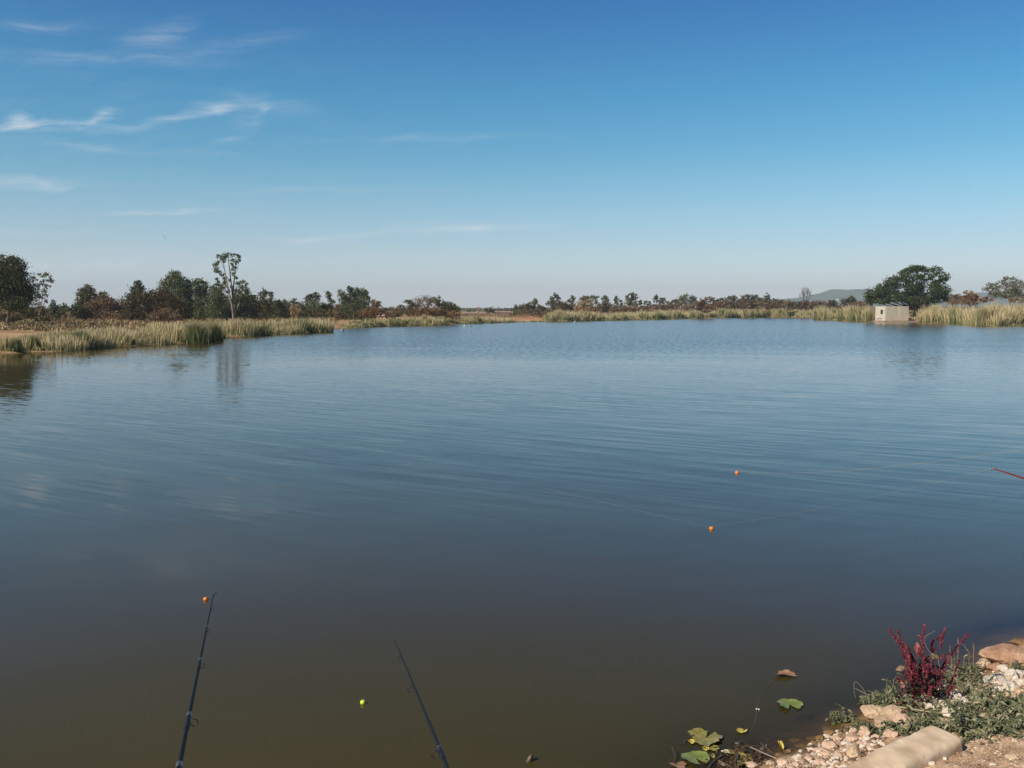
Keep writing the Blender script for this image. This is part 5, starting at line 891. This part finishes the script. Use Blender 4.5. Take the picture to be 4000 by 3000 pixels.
seedspike(3801, 2640, 2512, 3, 'tall pale seed stalk standing alone left of the round boulder', 1); seedspike(3738, 2660, 2492, 5, 'pale seed stalk beside the rightmost red spike', 2); seedspike(3722, 2650, 2520, -12, 'leaning seed stalk behind the rightmost red spike', 3); seedspike(3762, 2640, 2565, 4, 'short seed stalk behind the tall thin weed', 4)
def twig(pts, r, label, D=None, mat='drystem', name='dry_twig', branches=(), grp='dry twigs on the bank'):
    ps = [hit(x, y, z) if D is None else P(x, y, D + z) for x, y, z in pts]; s = MB(); sp_ = smooth_path(ps, 4); tube(s, sp_, [r * (1 - .6 * i / len(sp_)) for i in range(len(sp_))], 5)
    for b in branches:
        q = smooth_path([hit(x, y, z) if D is None else P(x, y, D + z) for x, y, z in b], 3); tube(s, q, [r * .6 * (1 - .5 * i / len(q)) for i in range(len(q))], 4)
    link_props(s.build(name, M[mat], origin=tuple(ps[0])), label, 'twig', grp)
d0 = hit(3420, 2730).y
twig([(3425, 2728, 0), (3385, 2712, .0), (3338, 2688, .02)], .0030, 'forked pale twig sticking out over the water', D=d0, branches=[[(3384, 2712, 0), (3362, 2678, 0), (3340, 2663, 0), (3335, 2688, .01), (3342, 2726, .02)]])
twig([(3710, 2790, .03), (3780, 2810, .03), (3850, 2822, .035), (3935, 2816, .03)], .0065, 'thick curved dead branch lying over the weeds', branches=[[(3780, 2810, .03), (3750, 2790, .05), (3700, 2775, .06)]])
twig([(3500, 2760, .06), (3580, 2772, .06), (3660, 2785, .05), (3720, 2782, .05)], .004, 'thin dead branch crossing below the red plant', branches=[[(3600, 2775, .06), (3640, 2760, .09), (3660, 2740, .10)]])
twig([(3618, 2692, .14), (3650, 2730, .1), (3690, 2775, .05)], .0042, 'pale forked twig leaning on the pale rocks', branches=[[(3640, 2720, .11), (3620, 2718, .13), (3606, 2700, .14)], [(3630, 2710, .12), (3632, 2690, .15)]])
twig([(3630, 2820, .05), (3690, 2835, .04), (3720, 2836, .03)], .003, 'short grey twig in the dense weed'); twig([(3900, 2805, .06), (3930, 2778, .08)], .0055, 'short broken stick standing in the right weeds'); twig([(3965, 2700, .05), (3985, 2740, .05), (4000, 2790, .05)], .005, 'tan stick at the right edge')
d1 = hit(3650, 2640).y
twig([(3640, 2560, 0), (3615, 2520, 0), (3612, 2490, 0), (3652, 2464, 0)], .0014, 'hair thin curved stalk rising behind the red plant', D=d1 - .05); twig([(3690, 2640, 0), (3670, 2600, 0), (3660, 2560, 0), (3640, 2545, 0)], .0014, 'hair thin stalk crossing right of the red plant', D=d1)

# ------------------------------------------------------------------ lily pads, leaves and debris in the shallows
M['pad'] = leafmat('lily_pad', (.08, .12, .03), (.15, .19, .05), (.26, .29, .11), nscale=14, trans=.0, rough=.35); M['padold'] = leafmat('old_lily_pad', (.13, .11, .03), (.22, .20, .06), (.34, .26, .11), nscale=22, trans=0, rough=.4); M['padred'] = leafmat('brown_lily_leaf', (.14, .075, .045), (.24, .14, .09), (.32, .20, .14), nscale=18, trans=0, rough=.4); M['deb'] = solid('wet_debris', [(.035, .025, .016), (.10, .065, .04)], rough=.4); M['stemw'] = solid('water_stem', [(.10, .055, .03), (.17, .10, .06)], rough=.5); M['padyel'] = leafmat('yellow_leaf', (.36, .28, .05), (.50, .40, .08), (.6, .5, .2), nscale=20, trans=0)
def pad(px, py, rx, ry, mat, label, seed, notch=0.3, nd=0.0, curl=.012, rag=.12, yaw=0):
    c = at(px, py, .008); a = at(px + rx, py, .008); b = at(px, py - ry, .008); rxw = (a - c).length; ryw = (b - c).length; n = 44; rings = 6; rnd = np.random.default_rng(seed); ph = rnd.uniform(0, 6, 4); vs = [tuple(c + Vector((0, 0, .002)))]; f = []
    for r in range(1, rings + 1):
        for k in range(n):
            th = nd + notch / 2 + (2 * math.pi - notch) * k / (n - 1); rr = r / rings * (1 + rag * (.5 * math.sin(3 * th + ph[0]) + .35 * math.sin(7 * th + ph[1]) + .25 * math.sin(13 * th + ph[2])))
            vs.append((c.x + math.cos(th) * rr * rxw, c.y + math.sin(th) * rr * ryw, c.z + curl * .35 * (r / rings) ** 3 * (1 + math.sin(2 * th + ph[3])) + .002))
    for k in range(n - 1): f.append((0, 1 + k, 2 + k, 2 + k))
    mb = MB(); fa = []
    mb.add(vs, [(0, 1 + k, 2 + k) for k in range(n - 1)]); k0 = 0
    mb.f.append(np.array([(1 + r * n + k, 1 + (r + 1) * n + k, 1 + (r + 1) * n + k + 1, 1 + r * n + k + 1) for r in range(rings - 1) for k in range(n - 1)]))
    o = mb.build('lily_pad', M[mat], smooth=True, origin=tuple(c)); link_props(o, label, 'lily pad', 'floating lily leaves')
pad(3068, 2636, 38, 9, 'padred', 'curled brownish leaf floating farthest out', 1, .1, 2.6, .03, .3); pad(3084, 2753, 46, 20, 'pad', 'two lobed yellow green lily leaf nearest the red plant', 2, .9, -1.5, .02, .18); pad(2757, 2884, 60, 30, 'padold', 'large ragged olive brown lily leaf', 3, .4, 1.0, .03, .22); pad(2717, 2962, 55, 25, 'pad', 'fresh green lily leaf at the bottom of the photo', 4, .5, -1.2, .02, .1)
pad(2780, 2922, 30, 10, 'padold', 'small torn piece below the large ragged leaf', 5, .6, 0, .01, .3); pad(2897, 2856, 20, 8, 'padyel', 'small yellow leaf afloat', 6, .8, .5, .02, .2); pad(3049, 2912, 8, 15, 'padyel', 'thin yellow leaf by the shallow stones', 7, .3, 1, .03, .1); pad(2905, 2970, 32, 22, 'padold', 'brown decaying leaf in the debris heap', 8, .4, 2, .02, .3); pad(2850, 2940, 22, 8, 'padold', 'brown leaf scrap beside the white chip', 9, .5, 2, .01, .3); pad(2650, 2990, 30, 12, 'padred', 'brown leaf at the lower edge left of the green one', 10, .5, 2, .01, .3); pad(2700, 2898, 12, 9, 'padyel', 'pale leaf scrap left under the ragged leaf', 11, .5, 2, .01, .3); pad(2755, 2926, 14, 7, 'padyel', 'yellow leaf scrap under the ragged leaf', 12, .5, 2, .01, .3); pad(2782, 2953, 11, 8, 'padold', 'olive leaf scrap right of the green leaf', 13, .5, 2, .01, .3)
pad(2835, 2936, 17, 6, 'concpale', 'bright white chip afloat in the debris', 14, .2, 2, .004, .3)
def wtw(pts, r, label, mat='deb', z=.006, name='stick', cat='stick'):
    ps = [at(x, y, z if len(p_) < 3 else p_[2]) for p_ in pts for x, y in [p_[:2]]]; s = MB(); q = smooth_path(ps, 4); tube(s, q, [r * (1 - .5 * i / len(q)) for i in range(len(q))], 5); link_props(s.build(name, M[mat], origin=tuple(ps[0])), label, cat, 'sticks and stems in the shallows')
wtw([(3040, 2640), (3005, 2680), (2975, 2705), (2962, 2745), (2958, 2770)], .0022, 'upper thin brown stem of the farthest leaf', 'stemw', .002, 'lily_stem', 'lily stem'); wtw([(2956, 2785), (2950, 2820), (2936, 2850), (2925, 2872)], .0024, 'lower thin stem running into the debris', 'stemw', .001, 'lily_stem', 'lily stem'); wtw([(3080, 2772), (3030, 2800), (2985, 2850)], .0016, 'faint stem of the two lobed leaf', 'stemw', .001, 'lily_stem', 'lily stem')  # thin stems of the floating lily leaves, lying at the water surface
wtw([(2770, 2996), (2800, 2965), (2860, 2935), (2920, 2918), (2965, 2912)], .006, 'long dark curved stick round the debris heap'); wtw([(2930, 2918, .03), (2990, 2945, .02), (3045, 2968, .01)], .005, 'straight dark stick pointing at the shallow stones'); wtw([(2972, 2904, .02), (3010, 2935, .015), (3040, 2962, .01)], .004, 'thinner stick above the straight one'); wtw([(2806, 2970, .02), (2830, 2982, .02), (2858, 2998, .02)], .004, 'reddish twig at the bottom edge', 'stemw'); wtw([(2880, 2900, .02), (2920, 2885, .03), (2945, 2880, .02)], .004, 'short dark stick above the debris heap'); wtw([(2632, 2985), (2635, 2950, .03), (2625, 2918, .05)], .005, 'thin dark stick left of the green lily leaf'); wtw([(2670, 2900, .01), (2690, 2882, .02), (2710, 2870, .02)], .005, 'dark stalk under the left of the ragged leaf')
wtw([(2870, 2998), (2875, 2965, .03), (2885, 2940, .03)], .005, 'upright dark stick in the debris heap'); wtw([(2960, 2985, .01), (3000, 2972, .012), (3060, 2960, .01)], .003, 'tan grass stalk by the blocky stone', 'drystem')
random.seed(4); mb = MB(); c = []
for _ in range(420):
    p = at(random.gauss(2915, 55), min(3040, random.gauss(2965, 26)), random.uniform(-.004, .02)); c.append(tuple(p))
leaves(mb, np.array(c), .016, 2.2, None, .6); link_props(mb.build('plant_debris', M['deb']), 'dark matted plant debris in the shallow corner', 'debris', kind='stuff')
# two tiny shells on the stem
for x, y, lab in ((2956, 2769, 'tiny white snail shell on the thin stem, left one'), (2965, 2771, 'tiny white snail shell on the thin stem, right one')):
    p = at(x, y, .006); v, f = rock_verts(2, .008, .006, .006, x, .1, 1); mb = MB(); mb.add(v + np.array(p), f); link_props(mb.build('snail_shell', M['st_white'], smooth=True, origin=tuple(p)), lab, 'shell')
p = at(2066, 2974, .0); s = MB(); tube(s, smooth_path([p + Vector((-.02, 0, -.08)), p + Vector((-.005, 0, -.01)), p + Vector((.016, .01, .03)), p + Vector((.024, .01, .043))], 3), [.02] * 4 + [.019, .018, .016, .013, .009, .003], 8); link_props(s.build('stick', M['deb'], smooth=True, origin=tuple(p)), 'dark stump tip poking out of the water at bottom centre', 'stick')

# ------------------------------------------------------------------ floats, rods, lines
def paint(name, col, rough=.35, coat=0, metal=0): return solid(name, [tuple(c * .92 for c in col), col], scale=20, rough=rough, coat=coat, metal=metal)
M['orange'] = paint('orange_paint', (1.0, .24, .035)); M['lime'] = paint('lime_paint', (.62, .80, .06)); M['blackp'] = paint('black_plastic', (.02, .02, .02)); M['rodblue'] = paint('rod_blue', (.005, .008, .013), .55, 0); M['rodtip'] = paint('rod_tip', (.03, .04, .05), .4); M['steel'] = paint('steel', (.30, .30, .32), .35, 0, .9); M['guide'] = paint('guide_ring', (.03, .03, .035), .35, 0, .3); M['rodred'] = paint('rod_red', (.50, .045, .04), .5, 0); M['cork'] = solid('cork', [(.35, .22, .12), (.5, .34, .2)], scale=40); M['binding'] = paint('binding', (.008, .012, .02), .5)
def bobber(px, py, r_px, mat, label, group):
    c = at(px, py, .012); r = r_px * MPP(c.y); root = empty('fishing_float', c, label, 'fishing float', group); v, f = ICO[3]; mb = MB(); mb.add(v * np.array([r, r, r * 1.02]) + np.array(c), f); mb.build('ball', M[mat], root, smooth=True, origin=c)
    s = MB(); d = Vector((-.12, -.45, 1)).normalized(); tube(s, [c + d * r * .9, c + d * r * 1.22], [r * .22, r * .14], 10); s.build('peg', M['blackp'], root, smooth=True, origin=c)
    s = MB(); tube(s, [c - d * r * .9, c - d * r * 1.4], [r * .22, r * .14], 8); s.build('lower_peg', M['blackp'], root, smooth=True, origin=c)
    return c
GFl = 'round fishing floats on the lake'
bobber(803, 2340, 8.6, 'orange', 'orange float beside the tip of the left blue rod', GFl); bobber(1417, 2743, 10, 'lime', 'yellow green float left of the middle rod', GFl); f2 = bobber(2779, 2064, 8, 'orange', 'nearer orange float on the long line to the red rod', GFl); f3 = bobber(2879, 1846, 7, 'orange', 'farthest orange float on the open water', GFl)
def torus(mb, c, axis, R_, r, n=22, m=6):
    axis = Vector(axis).normalized(); a = axis.orthogonal().normalized(); b = axis.cross(a); vs = []; f = []
    for i in range(n):
        th = 2 * math.pi * i / n; d = a * math.cos(th) + b * math.sin(th)
        for k in range(m):
            ph = 2 * math.pi * k / m; vs.append(tuple(Vector(c) + d * (R_ + r * math.cos(ph)) + axis * (r * math.sin(ph))))
    for i in range(n):
        for k in range(m): f.append((i * m + k, ((i + 1) % n) * m + k, ((i + 1) % n) * m + (k + 1) % m, i * m + (k + 1) % m))
    mb.add(vs, f)
def rod(pts, rad, guides, side, label, blank='rodblue', steps=(), tipside=None, butt=None):
    """pts: (px, py, depth) from tip to butt; guides: (fraction of visible length, ring radius in px)"""
    a, e = P(*pts[0]), P(*pts[-1]); w = [a.lerp(e, i / 30) + Vector((0, 0, -.012 * (1 - i / 30) ** 2 + .012 * (1 - i / 30))) for i in range(31)]; d_ = (e - a).normalized(); Lb = abs(e.y - butt) / abs(d_.y) if butt else 0
    if butt: w += [e + d_ * Lb * k / 8 for k in range(1, 9)]
    base = w[-1]; root = empty('fishing_rod', base, label, 'fishing rod', 'fishing rods over the water'); path = w; cum = [0]
    for i in range(len(path) - 1): cum.append(cum[-1] + (path[i + 1] - path[i]).length)
    visL = cum[30]
    def R_at(s): return float(np.interp(s / visL, [q[0] for q in rad], [q[1] for q in rad]))
    def P_at(s):
        i = int(np.clip(np.searchsorted(cum, s) - 1, 0, len(path) - 2)); u = (s - cum[i]) / max(cum[i + 1] - cum[i], 1e-9); return path[i].lerp(path[i + 1], u), (path[i + 1] - path[i]).normalized()
    mb = MB(); tube(mb, path, [R_at(c) for c in cum], 14); mb.build('blank', M[blank], root, smooth=True, origin=base)
    for g, rp in guides:
        p, d = P_at(g * visL); m = (p - Vector((0, 0, CH))).length / F; sd = Vector(side); sd = (sd - d * sd.dot(d)).normalized(); rr = rp * m; r0 = R_at(g * visL)
        gb = MB(); c = p + sd * (r0 + rr * 1.05); torus(gb, c, (d * 1.0 + sd * .1), rr, rr * .16); tube(gb, [p + sd * r0 - d * rr * 1.4, c - sd * rr], [rr * .11] * 2, 6); tube(gb, [p + sd * r0 + d * rr * 1.4, c - sd * rr], [rr * .11] * 2, 6); gb.build('guide_ring', M['guide'], root, smooth=True, origin=base)
        bb = MB(); tube(bb, [p - d * rr * 2.6, p + d * rr * 2.6], [r0 * 1.22] * 2, 14); bb.build('binding', M['binding'], root, smooth=True, origin=base)
    for g in steps:
        p, d = P_at(g * visL); r0 = R_at(g * visL); bb = MB(); tube(bb, [p - d * r0 * 1.4, p - d * r0 * .3, p + d * r0 * .3, p + d * r0 * 1.2], [r0 * 1.05, r0 * 1.25, r0 * 1.25, r0 * 1.05], 14); bb.build('ferrule', M['steel'], root, smooth=True, origin=base)
    p, d = P_at(0); m = (p - Vector((0, 0, CH))).length / F; sd = Vector(tipside or side); sd = (sd - d * sd.dot(d)).normalized(); tb = MB(); torus(tb, p - d * 5 * m + sd * 4 * m, Vector((.2, -1, .3)), 5 * m, 1.1 * m, 16, 6); tube(tb, [p + d * 6 * m, p - d * 3 * m], [1.9 * m, 1.5 * m], 8); tb.build('tip_ring', M['steel' if blank == 'rodred' else 'guide'], root, smooth=True, origin=base)
    if butt:
        for k_, fr_ in enumerate((.45, .92)):
            t_ = visL + (cum[-1] - visL) * fr_; p_, _ = P_at(t_); g_ = H1(p_.x, p_.y); k2 = MB(); rr_ = .012; tube(k2, [(p_.x, p_.y, g_ - .15), (p_.x, p_.y, p_.z - .05)], .006, 8)
            sd_ = Vector((d_.y, -d_.x, 0)).normalized(); tube(k2, smooth_path([p_ + sd_ * .03 + Vector((0, 0, .02)), p_ + sd_ * .022 - Vector((0, 0, .022)), p_ - Vector((0, 0, .045)), p_ - sd_ * .022 - Vector((0, 0, .022)), p_ - sd_ * .03 + Vector((0, 0, .02))], 3), .005, 6)
            link_props(k2.build('bank_stick', M['steel'], smooth=True, origin=(p_.x, p_.y, g_)), '%s forked metal stick carrying the %s' % (('outer', 'inner')[k_], ' '.join(label.split()[:4])), 'rod rest', 'forked rod rests')
        hb = MB(); e = cum[-1]; a, _ = P_at(e - .42); b, _ = P_at(e - .02); tube(hb, [a, a.lerp(b, .1), a.lerp(b, .9), b], [.010, .014, .014, .012], 14); hb.build('handle', M['cork'], root, smooth=True, origin=base)
    return path[0]
rod([(834, 2322, 3.75), (808, 2415, 3.5), (784, 2535, 3.25), (747, 2760, 2.9), (697, 3005, 2.62)], [(0, .0019), (.15, .0028), (.4, .0045), (.7, .0062), (1, .0083), (2, .0095)], [(.115, 5), (.275, 6), (.50, 8), (.80, 13)], (1, 0, -.05), 'left dark blue fishing rod beside an orange float', steps=(.245, .46, .76, .985), butt=1.25)
rod([(1545, 2508, 3.6), (1576, 2590, 3.4), (1628, 2715, 3.15), (1688, 2870, 2.85), (1752, 3010, 2.62)], [(0, .0018), (.2, .0027), (.5, .0042), (1, .0066), (2, .009)], [(.165, 8), (.44, 11), (.90, 14)], (-1, 0, -.05), 'middle blue fishing rod right of the yellow green float', steps=(.42, .87), butt=1.25, tipside=(-1, 0, -.1))
rt = rod([(3880, 1830, 5.5), (4120, 1912, 6.25)], [(0, .0034), (.4, .0058), (1, .0085), (2, .010)], [], (-.4, 0, -1), 'red fishing rod reaching in from the right edge', blank='rodred', butt=8.4, tipside=(-1, 0, -.2))
M['line'] = paint('fishing_line', (.42, .31, .26), .6)
def line(a, b, sag, label, r=.0005):
    a, b = Vector(a), Vector(b); n = 30; s = MB(); tube(s, [a.lerp(b, i / n) - Vector((0, 0, sag * 4 * (i / n) * (1 - i / n))) for i in range(n + 1)], r, 4, cap=False); link_props(s.build('fishing_line', M['line'], origin=tuple(a)), label, 'fishing line', 'thin fishing lines')
line(rt, f2 + Vector((0, 0, .03)), .04, 'thin line from the red rod tip to the nearer orange float')
line(P(4080, 1745, 6.5), f3 + Vector((0, 0, .03)), .1, 'thin line running from the farthest orange float to the right edge', .0011)
line(f2 + Vector((0, 0, .006)), at(2120, 1905, .004), 0, 'thin line lying on the water left of the nearer orange float', .0004)

# ------------------------------------------------------------------ birds
M['birdw'] = solid('white_feathers', [(.75, .73, .70), (.82, .80, .78)]); M['birdd'] = solid('dark_feathers', [(.05, .045, .04), (.09, .08, .07)])
def waterbird(px, py, D, mat, label, ln=.55, wade=False):
    ln *= .5
    c = at(px, py, 0) if D is None else P(px, py, D); z = c.z + (.25 if wade else .02); root = empty('water_bird', c, label, 'bird', 'birds on and by the lake'); mb = MB()
    p = [Vector((c.x - ln * .55, c.y, z + .10)), Vector((c.x - ln * .25, c.y, z + .09)), Vector((c.x, c.y, z + .08)), Vector((c.x + ln * .22, c.y, z + .10)), Vector((c.x + ln * .30, c.y, z + .2)), Vector((c.x + ln * .33, c.y, z + .32)), Vector((c.x + ln * .42, c.y, z + .36)), Vector((c.x + ln * .55, c.y, z + .34))]
    tube(mb, smooth_path(p, 2), [ln * 2 * q for q in (.01, .06, .10, .12, .13, .12, .10, .06, .04, .035, .035, .04, .05, .035, .012)], 8); mb.build('body', M[mat], root, smooth=True, origin=c)
    if wade:
        for s in (-.05, .05): l = MB(); tube(l, [(c.x, c.y + s, c.z - .05), (c.x, c.y + s, z + .02)], .015, 5); l.build('leg', M['birdd'], root, origin=c)
waterbird(1340, 1295, None, 'birdd', 'dark duck on the water off the tip of the left bank'); waterbird(1332, 1294, None, 'birdw', 'white bird swimming beside the dark duck', .45); waterbird(1813, 1277, None, 'birdw', 'white bird swimming off the middle shore', .6); waterbird(1841, 1276, None, 'birdd', 'dark duck swimming off the middle shore', .6); waterbird(2244, 1260, None, 'birdw', 'white bird swimming near the far shore reeds', .7)
waterbird(3222, 1247, None, 'birdw', 'white wading bird on the mud tongue left of the pump house', .8, True); waterbird(3242, 1248, None, 'birdw', 'second white wading bird right of the first on the mud tongue', .6, True)
def flying(px, py, D, label):
    c = P(px, py, D); root = empty('flying_bird', c, label, 'bird', 'birds flying high'); b = MB(); tube(b, [c + Vector((-.3, 0, 0)), c + Vector((-.1, 0, .02)), c + Vector((.15, 0, .02)), c + Vector((.3, 0, .04))], [.01, .07, .06, .02], 6); b.build('body', M['birdd'], root, origin=c)
    for s in (-1, 1): w = MB(); w.add([tuple(c + Vector(v)) for v in [(-.1, 0, .03), (.1, 0, .03), (.05, s * .4, .16), (-.12, s * .4, .16), (-.12, s * .8, .10)]], [(0, 1, 2, 3)]); w.f.append(np.array([(3, 2, 4)])); w.build('wing', M['birdd'], root, origin=c)
flying(641, 923, 330, 'upper of two tiny dark birds in the sky'); flying(645, 932, 360, 'lower of two tiny dark birds in the sky')

# mud tongues at the two promontories
M['mud'] = solid('mud', [(.10, .065, .045), (.2, .14, .10)], scale=.8)

# ------------------------------------------------------------------ haze
hm = bpy.data.materials.new('haze_air'); hm.use_nodes = True; hn = hm.node_tree; hn.nodes.clear()
pv = hn.nodes.new('ShaderNodeVolumePrincipled'); pv.inputs['Color'].default_value = (.66, .80, .98, 1); pv.inputs['Density'].default_value = .00020; pv.inputs['Anisotropy'].default_value = .0
ho = hn.nodes.new('ShaderNodeOutputMaterial'); hn.links.new(pv.outputs[0], ho.inputs['Volume'])
q = MB(); box(q, (0, 0, 60), (10200, 10200, 128)); hz_ = q.build('haze', hm); link_props(hz_, 'thin dusty air over the lake', 'haze', kind='stuff')
